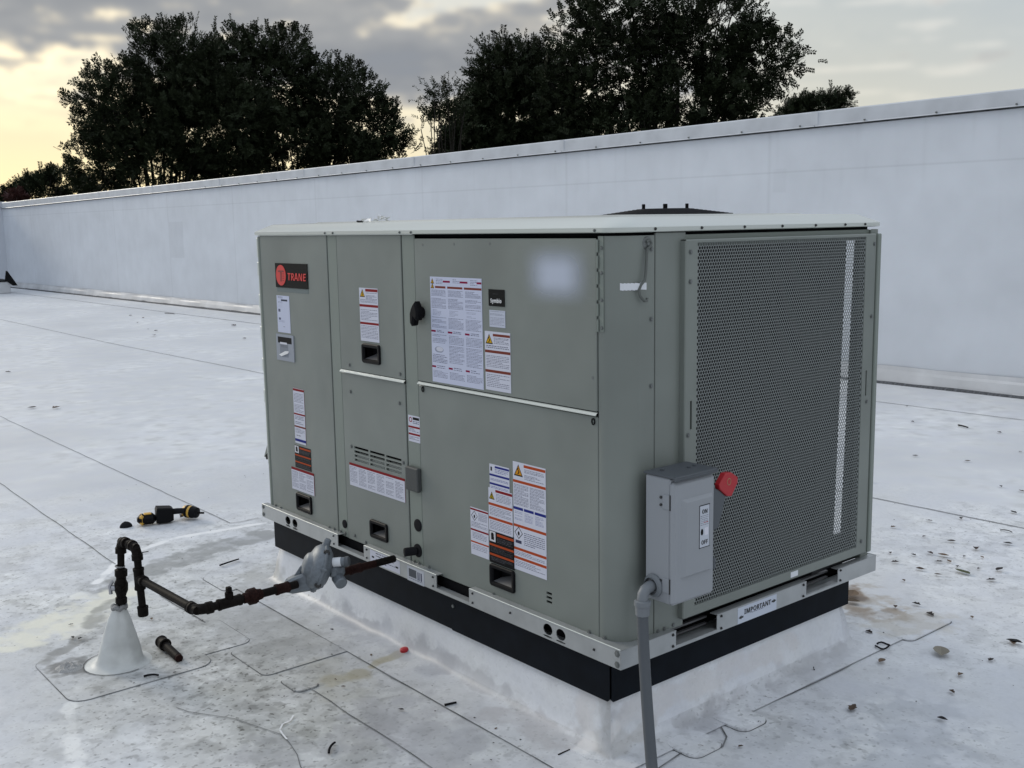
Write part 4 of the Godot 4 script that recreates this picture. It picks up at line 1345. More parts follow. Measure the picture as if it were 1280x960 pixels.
	b = MB.new()
	b.box(XG * Vector3(0.838, 0.388, 0.001), Vector3(0.002, 0.018, 0.04))
	part(G, "part_tag", b, M.white_sticker)

	# ---- roof cap: lip, sloped fold, slightly raised top
	b = MB.new()
	var cx0 := 0.0186; var cx1 := 2.2314; var cz0 := 0.0186; var cz1 := 1.3224
	var R := func(i: float, rr: float) -> Array: return rounded(cx0 + i, cx1 - i, cz0 + i, cz1 - i, maxf(0.01, rr - i), 0.012)
	var ring0: Array = R.call(0.004, 0.08)
	loft(b, [[ring0, 1.5440], [R.call(0.0, 0.08), 1.5462], [R.call(0.0, 0.08), 1.5580], [R.call(0.003, 0.08), 1.5605], [R.call(0.055, 0.12), 1.5875], [R.call(0.062, 0.12), 1.589], [R.call(0.19, 0.2), 1.5915], [R.call(0.2, 0.2), 1.5955], [R.call(0.4, 0.2), 1.597]])
	smooth_soft(b)
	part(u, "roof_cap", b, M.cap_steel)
	b = MB.new()
	loft(b, [[R.call(0.03, 0.08), 1.533], [R.call(0.03, 0.08), 1.546]], false)
	b.quad(Vector3(0.05, 1.536, 0.05), Vector3(0.05, 1.536, 1.3), Vector3(2.2, 1.536, 1.3), Vector3(2.2, 1.536, 0.05))
	part(u, "cap_liner", b, M.dark_inside)
	for a in [0.16, 0.36, 0.56, 0.75, 0.93, 1.10, 1.22]: screw(u, Transform3D(XS.basis, Vector3(cx0, 0, 0)), a, 1.553, 0.004, "dark_screw")
	for a in [0.118, 0.03 + 1.0, 1.10, 1.56, 1.62]: screw(u, Transform3D(XL.basis, Vector3(0, 0, cz0)), -a, 1.551, 0.004)
	# fan guard: concentric wires over a dark fan, with three bolts
	var fx := 0.47; var fz := 0.70
	b = MB.new()
	for k in 14:
		var rr := 0.04 + k * 0.0145
		var hh := 1.6150 - 0.135 * maxf(0.0, rr - 0.09)
		var pth := []
		for s in 41: pth.append(Vector3(fx + cos(TAU * s / 40) * rr, hh, fz + sin(TAU * s / 40) * rr))
		b.tube(pth, 0.003, 0.003, 5, false)
	for s in 12:
		var pth2 := []
		for k in 7:
			var rr := 0.04 + k * 0.0315
			pth2.append(Vector3(fx + cos(TAU * s / 12) * rr, 1.6135 - 0.135 * maxf(0.0, rr - 0.09), fz + sin(TAU * s / 12) * rr))
		b.tube(pth2, 0.003, 0.003, 5, false)
	part(u, "fan_guard", b, M.black_rubber)
	b = MB.new()
	b.lathe([Vector2(0.235, 1.592), Vector2(0.235, 1.5945), Vector2(0.095, 1.6125), Vector2(0.0, 1.6130)], 40, Transform3D(Basis.IDENTITY, Vector3(fx, 0, fz)))
	part(u, "fan_shroud", b, M.black_rubber)
	for s in 3:
		b = MB.new()
		var o := Vector3(fx, 1.612, fz) + Vector3(-0.639, 0, 0.769) * (s - 1) * 0.075
		b.cyl(o, o + Vector3(0, 0.022, 0), 0.006 if s != 1 else 0.008, 10, 0.001)
		part(u, "fan_bolt", b, M.black_plastic)

	# ---- galvanised base rail
	var top := 0.3495; var bot := 0.29
	b = MB.new()
	b.plate([-UNIT_L, bot, -0.0, top], [[-1.588, 0.3025, -1.392, 0.36], [-0.910, 0.3025, -0.720, 0.36], [-2.032, 0.2940, -1.984, 0.3420, true], [-1.970, 0.2940, -1.922, 0.3420, true], [-0.340, 0.2955, -0.294, 0.3415, true], [-0.280, 0.2955, -0.234, 0.3415, true]], -0.003, 0.0, 0.0, Transform3D(XL.basis, Vector3.ZERO))
	# folded top and bottom flanges
	for r in [[-UNIT_L, -1.588], [-1.392, -0.910], [-0.720, 0.0]]:
		b.box(Vector3(-(r[0] + r[1]) / 2, top - 0.001, 0.014), Vector3(r[1] - r[0], 0.0025, 0.030))
	for r in [[-1.588, -1.392], [-0.910, -0.720]]: b.box(Vector3(-(r[0] + r[1]) / 2, 0.3017, 0.012), Vector3(r[1] - r[0], 0.002, 0.024))
	b.box(Vector3(UNIT_L / 2, bot + 0.0021, 0.0335), Vector3(UNIT_L - 0.012, 0.003, 0.06))
	var rail := part(u, "base_rail", b, M.galvanized)
	for r in [[0.002, 0.719], [0.911, 1.391], [1.589, 2.249]]:
		b = MB.new()
		b.box(Vector3((r[0] + r[1]) / 2, top + 0.0006, 0.0012), Vector3(r[1] - r[0], 0.0034, 0.0036), 0.0012)
		part(rail, "edge_highlight", b, M.pale_lit_paint)  # thin pale strip painted as the highlight along the rail top
	b = MB.new()
	b.plate([0.0, bot, UNIT_W, top], [[0.238, 0.3005, 0.430, 0.36], [0.902, 0.3025, 1.09, 0.36]], -0.003, 0.0, 0.0, Transform3D(XS.basis, Vector3.ZERO))
	for r in [[0.0, 0.238], [0.43, 0.902], [1.09, UNIT_W]]: b.box(Vector3(0.014, top - 0.0022, (r[0] + r[1]) / 2), Vector3(0.030, 0.0025, r[1] - r[0]))
	for r in [[0.238, 0.43], [0.902, 1.09]]: b.box(Vector3(0.012, 0.3, (r[0] + r[1]) / 2), Vector3(0.024, 0.002, r[1] - r[0]))
	b.box(Vector3(0.0335, bot + 0.0021, UNIT_W / 2), Vector3(0.06, 0.0028, UNIT_W - 0.14))
	b.box(Vector3(0.03, (bot + top) / 2, UNIT_W - 0.001), Vector3(0.058, top - bot, 0.003))
	b.box(Vector3(0.055, top - 0.0042, 0.055), Vector3(0.104, 0.0025, 0.104))
	b.box(Vector3(0.003, (top + bot) / 2, 0.003), Vector3(0.0064, top - bot + 0.0006, 0.0064), 0.0015)
	var rail2 := part(u, "base_rail", b, M.galvanized)
	for p in [[0.014, 0.336], [0.014, 0.303], [2.237, 0.338], [2.237, 0.304]]: screw(rail, Transform3D(XL.basis, Vector3.ZERO), -p[0], p[1], 0.0085)
	for p in [[0.224, 0.338], [0.224, 0.302], [0.45, 0.34], [0.45, 0.30], [0.885, 0.34], [0.885, 0.30], [1.105, 0.342], [1.105, 0.305]]: screw(rail2, Transform3D(XS.basis, Vector3.ZERO), p[0], p[1], 0.004, "dark_screw")
	for p in [[1.62, 0.338], [1.62, 0.305], [1.37, 0.338], [1.37, 0.305], [0.70, 0.338], [0.70, 0.305], [0.93, 0.338], [0.93, 0.305], [0.11, 0.32], [0.5, 0.325]]: screw(rail, Transform3D(XL.basis, Vector3.ZERO), -p[0], p[1], 0.0035, "dark_screw")
	for y in [0.308, 0.330]:
		for rb in [[Vector3(1.49, y, 0.05), Vector3(0.2, 0.006, 0.01)], [Vector3(0.815, y, 0.05), Vector3(0.2, 0.006, 0.01)], [Vector3(0.05, y, 0.334), Vector3(0.01, 0.006, 0.2)], [Vector3(0.05, y, 0.996), Vector3(0.01, 0.006, 0.2)]]:
			b = MB.new()
			b.box(rb[0], rb[1])
			part(u, "pan_rib", b, M.tray_grey)
	b = MB.new()
	b.box(Vector3(0.017, 0.3255, 0.0), Vector3(0.03, 0.001, 0.0))
	build_stickers(u)


func smooth_soft(b: MB) -> void:
	# averages normals only between faces that meet at a low angle
	var acc := {}
	for k in b.v.size():
		var key := Vector3i((b.v[k] * 20000.0).round())
		if not acc.has(key): acc[key] = []
		acc[key].append(b.n[k])
	for k in b.v.size():
		var s := Vector3.ZERO
		for m in acc[Vector3i((b.v[k] * 20000.0).round())]:
			if m.dot(b.n[k]) > 0.93: s += m
		b.n[k] = s.normalized()


func build_stickers(u: Node3D) -> void:
	var W := Color(0.86, 0.87, 0.90)
	var ink := Color(0.25, 0.26, 0.35)
	var red := Color(0.55, 0.12, 0.13)
	var org := Color(0.72, 0.30, 0.14)
	var brn := Color(0.50, 0.24, 0.19)
	var mag := Color(0.55, 0.05, 0.25)
	var blu := Color(0.14, 0.18, 0.50)
	var blk := Color(0.07, 0.07, 0.075)
	var yel := Color(0.85, 0.66, 0.12)
	var XD := Transform3D(XL.basis, XL.origin + Vector3(0, 0, -0.004))
	var s: MeshInstance3D
	# maker's plate: a red disc with a hollow letter and the name
	s = sticker(u, "name_plate", XL, [-2.061, 1.327, -1.786, 1.428], paint(280, 104, Color(0.055, 0.06, 0.065), [], 1), 0.003, "black plate with red disc and lettering")
	var b := MB.new()
	b.lathe([Vector2(0.043, 0), Vector2(0.043, 0.001), Vector2(0, 0.001)], 32, XL * Transform3D(Basis(Vector3.RIGHT, PI / 2), Vector3(-2.010, 1.378, 0.0032)))
	words(b, "TRANE", 0.030, XL * Transform3D(Basis.IDENTITY, Vector3(-1.874, 1.373, 0.004)), true, 1.18, 0.12)
	part(s, "lettering", b, M.logo_red)
	b = MB.new()
	var tri := PackedVector2Array([Vector2(-2.034, 1.398), Vector2(-1.984, 1.398), Vector2(-1.984, 1.391), Vector2(-2.002, 1.391), Vector2(-2.004, 1.352), Vector2(-2.016, 1.352), Vector2(-2.014, 1.391), Vector2(-2.034, 1.391)])
	b.prism(tri, 0.004, 0.0047, 0.0, XL)
	for k in 4: b.box(XL * Vector3(-1.990, 1.384 - k * 0.009, 0.0045), Vector3(0.016 - k * 0.001, 0.0025, 0.0006))
	mat("logo_shade", lin(0.22, 0.015, 0.015), 0.5)
	part(s, "emblem", b, M.logo_shade)
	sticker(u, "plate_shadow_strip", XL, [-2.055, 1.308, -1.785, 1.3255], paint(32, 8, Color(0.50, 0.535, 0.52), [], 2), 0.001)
	sticker(u, "nameplate_label", XL, [-2.064, 1.136, -1.953, 1.292], paint(120, 170, Color(0.84, 0.86, 0.92), [["t", 0.1, 0.03, 0.5, 0.09, ink, 2], ["b", 0.35, 0.10, 0.85, 0.15, Color(0.25, 0.27, 0.32)], ["t", 0.1, 0.17, 0.5, 0.22, ink, 2], ["b", 0.1, 0.37, 0.27, 0.45, Color(0.4, 0.42, 0.5)], ["t", 0.1, 0.24, 0.45, 0.34, Color(0.66, 0.68, 0.75), 4], ["b", 0.12, 0.60, 0.28, 0.66, Color(0.4, 0.42, 0.5)], ["t", 0.1, 0.68, 0.6, 0.74, Color(0.6, 0.62, 0.7), 2], ["t", 0.45, 0.84, 0.6, 0.88, ink, 1]], 3))
	s = sticker(u, "document_pouch", XL, [-2.080, 1.016, -1.928, 1.128], paint(160, 120, Color(0.66, 0.68, 0.70), [["b", 0.10, 0.10, 0.90, 0.34, Color(0.09, 0.09, 0.10)], ["b", 0.20, 0.36, 0.70, 0.86, Color(0.56, 0.58, 0.6)], ["b", 0.22, 0.30, 0.62, 0.38, Color(0.9, 0.9, 0.92)], ["t", 0.28, 0.42, 0.66, 0.52, Color(0.3, 0.3, 0.32), 2]], 4), 0.004, "clear plastic pouch with papers inside")
	b = MB.new()
	b.prism(PackedVector2Array([Vector2(-2.055, 1.040), Vector2(-2.035, 1.034), Vector2(-1.975, 1.050), Vector2(-1.968, 1.060), Vector2(-2.0, 1.058)]), 0.004, 0.007, 0.0, XL)
	part(s, "pouch_fold", b, M.white_caulk)
	# panel A column
	sticker(u, "caution_label", XL, [-1.957, 0.670, -1.864, 0.906], paint(110, 280, W, [["b", 0, 0.01, 1, 0.05, red], ["t", 0.08, 0.09, 0.92, 0.44, ink, 14], ["b", 0, 0.45, 1, 0.48, red], ["t", 0.08, 0.5, 0.92, 0.66, ink, 6], ["b", 0, 0.68, 1, 0.71, brn], ["t", 0.08, 0.73, 0.92, 0.82, ink, 4], ["t", 0.15, 0.85, 0.85, 0.88, blk, 1], ["b", 0, 0.92, 1, 0.97, blu]], 5))
	var dark_ops := [["b", 0.01, 0.02, 0.26, 0.34, Color(0.86, 0.86, 0.86)], ["el", 0.13, 0.13, 0.06, 0.08, blk], ["b", 0.08, 0.18, 0.2, 0.28, blk], ["b", 0.32, 0.05, 1, 0.13, org], ["t", 0.32, 0.18, 0.95, 0.34, Color(0.42, 0.42, 0.44), 4], ["b", 0, 0.40, 1, 0.47, org], ["t", 0.05, 0.5, 0.95, 0.68, Color(0.42, 0.42, 0.44), 5], ["b", 0, 0.71, 1, 0.78, org], ["t", 0.05, 0.82, 0.95, 0.98, Color(0.42, 0.42, 0.44), 4]]
	var dark := paint(200, 180, blk, dark_ops, 6)
	sticker(u, "warning_label", XL, [-1.966, 0.563, -1.829, 0.659], paint(200, 180, Color(0.13, 0.125, 0.12), dark_ops, 7), 0.0016)
	sticker(u, "caution_label", XL, [-2.002, 0.462, -1.810, 0.558], paint(230, 120, W, [["b", 0, 0, 1, 0.10, red], ["t", 0.03, 0.16, 0.31, 0.92, ink, 14], ["t", 0.35, 0.16, 0.64, 0.92, ink, 14], ["t", 0.68, 0.16, 0.97, 0.92, ink, 14]], 8), 0.0024)
	# panel B
	var three := [["tri", 0.17, 0.10, 0.15, yel], ["b", 0.34, 0.02, 1, 0.07, red], ["t", 0.36, 0.09, 0.95, 0.22, ink, 6], ["t", 0.05, 0.22, 0.95, 0.29, ink, 3], ["b", 0, 0.31, 1, 0.36, red], ["t", 0.05, 0.38, 0.95, 0.62, ink, 9], ["b", 0, 0.645, 1, 0.69, red], ["t", 0.05, 0.71, 0.95, 0.96, ink, 9]]
	sticker(u, "warning_label", XL, [-1.398, 1.147, -1.270, 1.347], paint(150, 240, W, three, 9))
	var six := [["b", 0, 0, 1, 0.10, red]]
	for k in 6: six.append(["t", 0.015 + k * 0.165, 0.16, 0.15 + k * 0.165, 0.93, ink, 13])
	sticker(u, "instruction_label", XL, [-1.519, 0.565, -1.131, 0.655], paint(460, 110, W, six, 10), 0.0016)
	sticker(u, "caution_label", Transform3D(XL.basis, XL.origin + Vector3(0, 0, 0.002)), [-1.098, 0.803, -1.027, 0.899], paint(80, 110, W, [["el", 0.2, 0.16, 0.14, 0.10, red], ["el", 0.2, 0.16, 0.09, 0.065, W], ["b", 0.4, 0.06, 0.97, 0.16, blk], ["t", 0.4, 0.2, 0.95, 0.34, ink, 2], ["b", 0, 0.40, 1, 0.48, red], ["t", 0.06, 0.5, 0.94, 0.64, ink, 3], ["b", 0, 0.68, 1, 0.76, red], ["t", 0.06, 0.8, 0.94, 0.94, ink, 3]], 11))
	# control door: the tall three-column sheet
	var big := [["tri", 0.045, 0.04, 0.04, yel], ["tri", 0.045, 0.085, 0.04, yel], ["b", 0.26, 0.035, 0.40, 0.053, mag], ["b", 0.59, 0.035, 0.74, 0.053, mag], ["b", 0.91, 0.035, 1, 0.053, mag],
		["b", 0.10, 0.088, 0.31, 0.108, brn], ["b", 0.345, 0.088, 0.64, 0.108, brn], ["b", 0.67, 0.088, 1, 0.108, brn]]
	for k in 3:
		var xa := 0.02 + k * 0.335; var xb := xa + 0.295
		big.append(["t", xa + 0.10, 0.02, xb - 0.06, 0.075, ink, 4])
		big.append(["t", xa, 0.125, xb, 0.185, ink, 6])
		big.append(["t", xa, 0.20, xb, 0.30, ink, 9]); big.append(["t", xa + 0.02, 0.31, xb - 0.1, 0.37, Color(0.5, 0.52, 0.6), 5]); big.append(["t", xa, 0.38, xb, 0.485, ink, 9])
		big.append(["b", xa - 0.02, 0.505, xa + 0.07, 0.523, mag]); big.append(["t", xa + 0.09, 0.50, xb - 0.05, 0.53, ink, 2])
		big.append(["t", xa, 0.545, xb, 0.63, ink, 7])
		if k > 0: big.append(["t", xa, 0.64, xb, 0.82, ink, 14])
		else: big.append(["t", xa, 0.735, xb, 0.82, ink, 6])
		big.append(["b", xa - 0.02, 0.845, xa + 0.06, 0.863, mag]); big.append(["t", xa + 0.08, 0.84, xb - 0.05, 0.875, ink, 2])
		big.append(["t", xa, 0.89, xb, 0.96, ink, 6])
	big.append(["el", 0.15, 0.685, 0.09, 0.03, Color(0.62, 0.64, 0.70)]); big.append(["el", 0.16, 0.68, 0.07, 0.022, Color(0.84, 0.85, 0.88)])
	sticker(u, "instruction_label", XD, [-0.930, 1.039, -0.645, 1.401], paint(400, 510, Color(0.83, 0.85, 0.91), big, 12), 0.0012, "tall three-column instruction sheet")
	s = sticker(u, "controller_plate", XD, [-0.609, 1.316, -0.529, 1.369], paint(40, 28, Color(0.07, 0.075, 0.075), [["t", 0.28, 0.26, 0.72, 0.33, Color(0.35, 0.36, 0.36), 1]], 13), 0.002)
	b = MB.new()
	words(b, "Symbio", 0.0125, XD * Transform3D(Basis.IDENTITY, Vector3(-0.571, 1.333, 0.0024)), true, 0.92)
	part(s, "lettering", b, M.text_white)
	sticker(u, "data_label", XD, [-0.607, 1.249, -0.528, 1.303], paint(90, 62, Color(0.80, 0.82, 0.86), [["t", 0.05, 0.08, 0.95, 0.34, ink, 4], ["t", 0.05, 0.45, 0.95, 0.92, Color(0.55, 0.56, 0.62), 6]], 14))
	sticker(u, "warning_label", XD, [-0.633, 1.043, -0.505, 1.234], paint(160, 240, W, [["tri", 0.17, 0.13, 0.16, yel], ["b", 0.33, 0.04, 1, 0.085, brn], ["t", 0.36, 0.10, 0.95, 0.24, ink, 6], ["t", 0.05, 0.24, 0.95, 0.30, ink, 2], ["b", 0, 0.32, 1, 0.37, brn], ["t", 0.05, 0.41, 0.95, 0.62, ink, 8], ["b", 0, 0.65, 1, 0.70, brn], ["t", 0.05, 0.73, 0.95, 0.96, ink, 8]], 15))
	# pale sticker near the hinge, edges softened to stand for a blur
	var im := Image.create(64, 48, false, Image.FORMAT_RGBA8)
	for y in 48:
		for x in 64:
			var q := Vector2(absf(x - 31.5) / 31.5, absf(y - 23.5) / 23.5)
			var a := (1.0 - smoothstep(0.15, 1.0, q.x)) * (1.0 - smoothstep(0.10, 1.0, q.y))
			im.set_pixel(x, y, Color(0.90, 0.93, 0.98, a * 0.72))
	sticker(u, "blurred_sticker", XD, [-0.455, 1.320, -0.122, 1.526], ImageTexture.create_from_image(im), 0.0012, "pale blank sticker with blurred edges", true)
	# lower panel cluster
	sticker(u, "notice_label", XL, [-0.628, 0.704, -0.526, 0.796], paint(130, 110, W, [["b", 0.28, 0.05, 1, 0.13, blu], ["b", 0.06, 0.1, 0.14, 0.25, blk], ["t", 0.28, 0.16, 0.95, 0.32, blu, 3], ["b", 0, 0.36, 1, 0.44, blu], ["t", 0.05, 0.47, 0.95, 0.62, blu, 3], ["b", 0, 0.68, 1, 0.76, blu], ["t", 0.05, 0.8, 0.95, 0.96, blu, 3]], 16))
	sticker(u, "warning_label", XL, [-0.635, 0.567, -0.512, 0.715], paint(160, 190, W, [["tri", 0.14, 0.17, 0.13, Color(0.72, 0.62, 0.10)], ["b", 0.3, 0.02, 1, 0.08, red], ["t", 0.32, 0.11, 0.95, 0.3, ink, 6], ["b", 0, 0.34, 1, 0.40, org], ["t", 0.05, 0.43, 0.95, 0.63, ink, 6], ["b", 0, 0.66, 1, 0.72, org], ["t", 0.05, 0.75, 0.95, 0.96, ink, 6]], 17), 0.002)
	sticker(u, "warning_label", XL, [-0.634, 0.461, -0.507, 0.570], dark, 0.0028, "black warning label with orange bands")
	sticker(u, "warning_label", XL, [-0.507, 0.467, -0.3495, 0.824], paint(200, 450, W, [["tri", 0.17, 0.075, 0.15, Color(0.85, 0.58, 0.12)], ["b", 0.34, 0.015, 1, 0.04, org], ["t", 0.36, 0.055, 0.95, 0.15, ink, 8], ["b", 0, 0.165, 1, 0.19, org], ["t", 0.03, 0.205, 0.48, 0.40, ink, 16], ["t", 0.52, 0.205, 0.97, 0.40, ink, 16], ["b", 0, 0.415, 0.3, 0.44, blu], ["b", 0.33, 0.415, 0.63, 0.44, blu], ["b", 0.66, 0.415, 1, 0.44, blu], ["t", 0.04, 0.455, 0.28, 0.54, Color(0.4, 0.43, 0.6), 7], ["t", 0.35, 0.455, 0.6, 0.54, Color(0.4, 0.43, 0.6), 7], ["t", 0.68, 0.455, 0.94, 0.54, Color(0.4, 0.43, 0.6), 7],
		["b", 0, 0.575, 1, 0.60, org], ["dia", 0.15, 0.65, 0.13], ["t", 0.32, 0.62, 0.96, 0.76, ink, 8], ["b", 0.05, 0.72, 0.24, 0.75, ink], ["b", 0, 0.79, 1, 0.815, org], ["t", 0.04, 0.825, 0.96, 0.865, ink, 3], ["b", 0, 0.875, 1, 0.90, org], ["t", 0.04, 0.915, 0.96, 0.97, ink, 4]], 18))
	sticker(u, "warning_label", XL, [-0.737, 0.464, -0.640, 0.629], paint(130, 220, W, [["b", 0, 0.02, 1, 0.06, red], ["dia", 0.22, 0.17, 0.18], ["t", 0.45, 0.09, 0.95, 0.26, ink, 7], ["t", 0.05, 0.3, 0.95, 0.42, ink, 4], ["b", 0, 0.45, 1, 0.49, red], ["t", 0.1, 0.52, 0.9, 0.66, ink, 5], ["b", 0, 0.71, 1, 0.745, org], ["t", 0.08, 0.78, 0.92, 0.9, ink, 4]], 19))
	# stickers on the rail
	var XR := Transform3D(XL.basis, Vector3.ZERO)
	var XQ := Transform3D(XS.basis, Vector3.ZERO)
	sticker(u, "lifting_label", XR, [-1.345, 0.296, -1.141, 0.3445], paint(240, 58, W, [["b", 0.06, 0.45, 0.14, 0.6, blk], ["b", 0.86, 0.5, 0.95, 0.65, blk], ["t", 0.2, 0.1, 0.8, 0.5, Color(0.2, 0.2, 0.2), 2], ["t", 0.2, 0.6, 0.84, 0.9, ink, 2]], 20), 0.0008)
	sticker(u, "barcode_label", XR, [-1.092, 0.288, -0.985, 0.343], paint(120, 62, Color(0.78, 0.79, 0.80), [["b", 0.1, 0.16, 0.55, 0.72, Color(0.38, 0.39, 0.40)], ["b", 0.62, 0.2, 0.68, 0.75, ink], ["b", 0.72, 0.2, 0.76, 0.75, ink], ["b", 0.8, 0.2, 0.87, 0.75, ink], ["t", 0.1, 0.8, 0.9, 0.9, ink, 1]], 21), 0.0008)
	s = sticker(u, "important_label", XQ, [0.532, 0.2905, 0.735, 0.344], paint(240, 62, Color(0.82, 0.85, 0.88), [["t", 0.32, 0.56, 0.68, 0.66, ink, 1], ["t", 0.12, 0.74, 0.88, 0.90, ink, 1]], 22), 0.0008)
	b = MB.new()
	words(b, "IMPORTANT", 0.0165, XQ * Transform3D(Basis.IDENTITY, Vector3(0.634, 0.3245, 0.0012)), true, 1.05)
	for d in [1.0, -1.0]:
		var o: float = 0.634 + d * 0.088
		var yy: float = 0.3105 if d < 0 else 0.324
		b.prism(PackedVector2Array([Vector2(o + d * 0.010, yy), Vector2(o - d * 0.004, yy + 0.0065), Vector2(o - d * 0.004, yy + 0.003), Vector2(o - d * 0.014, yy + 0.003), Vector2(o - d * 0.014, yy - 0.003), Vector2(o - d * 0.004, yy - 0.003), Vector2(o - d * 0.004, yy - 0.0065)]), 0.0009, 0.0014, 0.0, XQ)
	part(s, "lettering", b, M.text_black)


# ------------------------------------------------------------------ disconnect switch and conduit
func build_disconnect() -> void:
	var d := thing("disconnect_switch", "grey safety disconnect switch box with red handle on the short side of the unit", "switch box")
	var z0 := 0.097; var z1 := 0.273; var y0 := 0.490; var y1 := 0.858; var xb := -0.004; var xf := -0.098
	var b := MB.new()
	b.box(Vector3((xb + xf) / 2, (y0 + y1) / 2, (z0 + z1) / 2), Vector3(xb - xf, y1 - y0, z1 - z0), 0.004)
	part(d, "enclosure", b, M.box_grey)
	b = MB.new()
	b.box(Vector3(0.001, (y0 + y1) / 2, z0 + 0.03), Vector3(0.010, y1 - y0 - 0.06, 0.03)); b.box(Vector3(0.001, (y0 + y1) / 2, z1 - 0.03), Vector3(0.010, y1 - y0 - 0.06, 0.03))
	part(d, "spacer", b, M.dark_inside)
	# door: a shallow lid wrapping the front, with a raised field
	b = MB.new()
	b.box(Vector3(xf - 0.004, (y0 + y1) / 2 - 0.006, (z0 + z1) / 2 + 0.002), Vector3(0.022, y1 - y0 - 0.008, z1 - z0 + 0.006), 0.009)
	var XB := Transform3D(XS.basis, Vector3(xf - 0.015, 0, 0))
	var o := [z0 + 0.028, y0 + 0.075, z1 - 0.012, y1 - 0.062]
	var i := [z0 + 0.046, y0 + 0.081, z1 - 0.020, y1 - 0.072]
	var P := func(r: Array, k: int, z: float) -> Vector3:
		var c: Vector2 = [Vector2(r[0], r[1]), Vector2(r[2], r[1]), Vector2(r[2], r[3]), Vector2(r[0], r[3])][k % 4]
		return XB * Vector3(c.x, c.y, z)
	for k in 4: b.oriented([P.call(o, k, -0.001), P.call(o, k + 1, -0.001), P.call(i, k + 1, 0.009), P.call(i, k, 0.009)], XS.basis.z)
	b.oriented([P.call(i, 0, 0.009), P.call(i, 1, 0.009), P.call(i, 2, 0.009), P.call(i, 3, 0.009)], XS.basis.z)
	var door := part(d, "door", b, M.box_grey)
	b = MB.new()
	b.box(Vector3((xb + xf) / 2 - 0.006, y1 + 0.004, (z0 + z1) / 2 + 0.004), Vector3(xb - xf + 0.028, 0.006, z1 - z0 + 0.010), 0.002)
	b.box(Vector3(xf - 0.017, y1 - 0.001, (z0 + z1) / 2 + 0.004), Vector3(0.006, 0.010, z1 - z0 + 0.012), 0.002)
	part(d, "top_cover", b, M.conduit_grey)
	for p in [[-0.03, 0.14], [-0.06, 0.22], [-0.055, 0.25]]:
		b = MB.new()
		b.cyl(Vector3(p[0], y1 + 0.006, p[1]), Vector3(p[0], y1 + 0.012, p[1]), 0.006, 8)
		part(d, "cover_bolt", b, M.conduit_grey)
	for y in [0.79, 0.545]:
		b = MB.new()
		b.box(Vector3(xf + 0.012, y, z0 - 0.001), Vector3(0.026, 0.042, 0.004), 0.001)
		var hg := part(d, "hinge", b, M.box_grey)
		for k in [-0.011, 0.011]:
			b = MB.new()
			b.cyl(Vector3(xf + 0.032, y + k, z0), Vector3(xf + 0.032, y + k, z0 - 0.004), 0.0042, 8)
			part(hg, "rivet", b, M.dark_screw)
		b = MB.new()
		b.box(Vector3(xf - 0.003, y, z0 - 0.002), Vector3(0.003, 0.044, 0.004))
		part(hg, "hinge_pin", b, M.dark_screw)
	b = MB.new()
	b.box(Vector3(xf - 0.006, 0.575, z1 + 0.008), Vector3(0.014, 0.035, 0.012), 0.003)
	part(d, "door_catch", b, M.handle_grey)
	# label
	var s := sticker(door, "on_off_label", Transform3D(XB.basis, XB.origin + Vector3(-0.009, 0, 0)), [0.196, 0.640, 0.241, 0.768], paint(60, 170, Color(0.80, 0.82, 0.84), [["b", 0, 0, 1, 0.02, Color(0.15, 0.15, 0.16)], ["b", 0, 0.98, 1, 1, Color(0.15, 0.15, 0.16)], ["b", 0, 0, 0.04, 1, Color(0.15, 0.15, 0.16)], ["b", 0.96, 0, 1, 1, Color(0.15, 0.15, 0.16)], ["t", 0.1, 0.25, 0.9, 0.50, Color(0.35, 0.35, 0.4), 6], ["t", 0.4, 0.40, 0.9, 0.45, Color(0.7, 0.25, 0.25), 1], ["el", 0.24, 0.62, 0.13, 0.075, Color(0.1, 0.1, 0.1)], ["b", 0.5, 0.54, 0.85, 0.72, Color(0.9, 0.9, 0.92)]], 30), 0.001)
	b = MB.new()
	var XT := Transform3D(XB.basis, XB.origin + Vector3(-0.0098, 0, 0))
	words(b, "ON", 0.0122, XT * Transform3D(Basis.IDENTITY, Vector3(0.2185, 0.748, 0.0006)), true, 0.95)
	words(b, "OFF", 0.0122, XT * Transform3D(Basis.IDENTITY, Vector3(0.2185, 0.657, 0.0006)), true, 0.92)
	var le := part(door, "lettering", b, M.text_black)
	# handle: grey arm on the right side, red grip turned up
	b = MB.new()
	var XH := Transform3D(XS.basis, Vector3(-0.090, 0, 0))
	b.prism(PackedVector2Array([Vector2(0.2780, 0.8055), Vector2(0.3071, 0.7909), Vector2(0.3368, 0.7687), Vector2(0.3231, 0.7227), Vector2(0.3057, 0.6774), Vector2(0.2803, 0.6728)]), 0.0, 0.014, 0.003, XH)
	part(d, "handle_arm", b, M.handle_grey)
	b = MB.new()
	b.prism(PackedVector2Array([Vector2(0.2977, 0.8093), Vector2(0.3259, 0.8390), Vector2(0.3538, 0.8378), Vector2(0.3832, 0.8191), Vector2(0.3836, 0.8020), Vector2(0.3554, 0.7654), Vector2(0.3361, 0.7689), Vector2(0.3020, 0.7954)]), 0.002, 0.020, 0.002, XH)
	part(d, "handle_grip", b, M.red_plastic)
	b = MB.new()
	var eye := []
	for k in 13: eye.append(XH * Vector3(0.342 + cos(TAU * k / 12) * 0.008, 0.812 + sin(TAU * k / 12) * 0.010, 0.020))
	b.tube(eye, 0.0012, 0.0012, 6, false)
	mat("brass_ring", lin(0.35, 0.22, 0.12), 0.4, 0.4)
	part(d, "lock_ring", b, M.brass_ring)

	var c := thing("electrical_conduit", "grey flexible conduit dropping from the switch box to the roof", "conduit")
	b = MB.new()
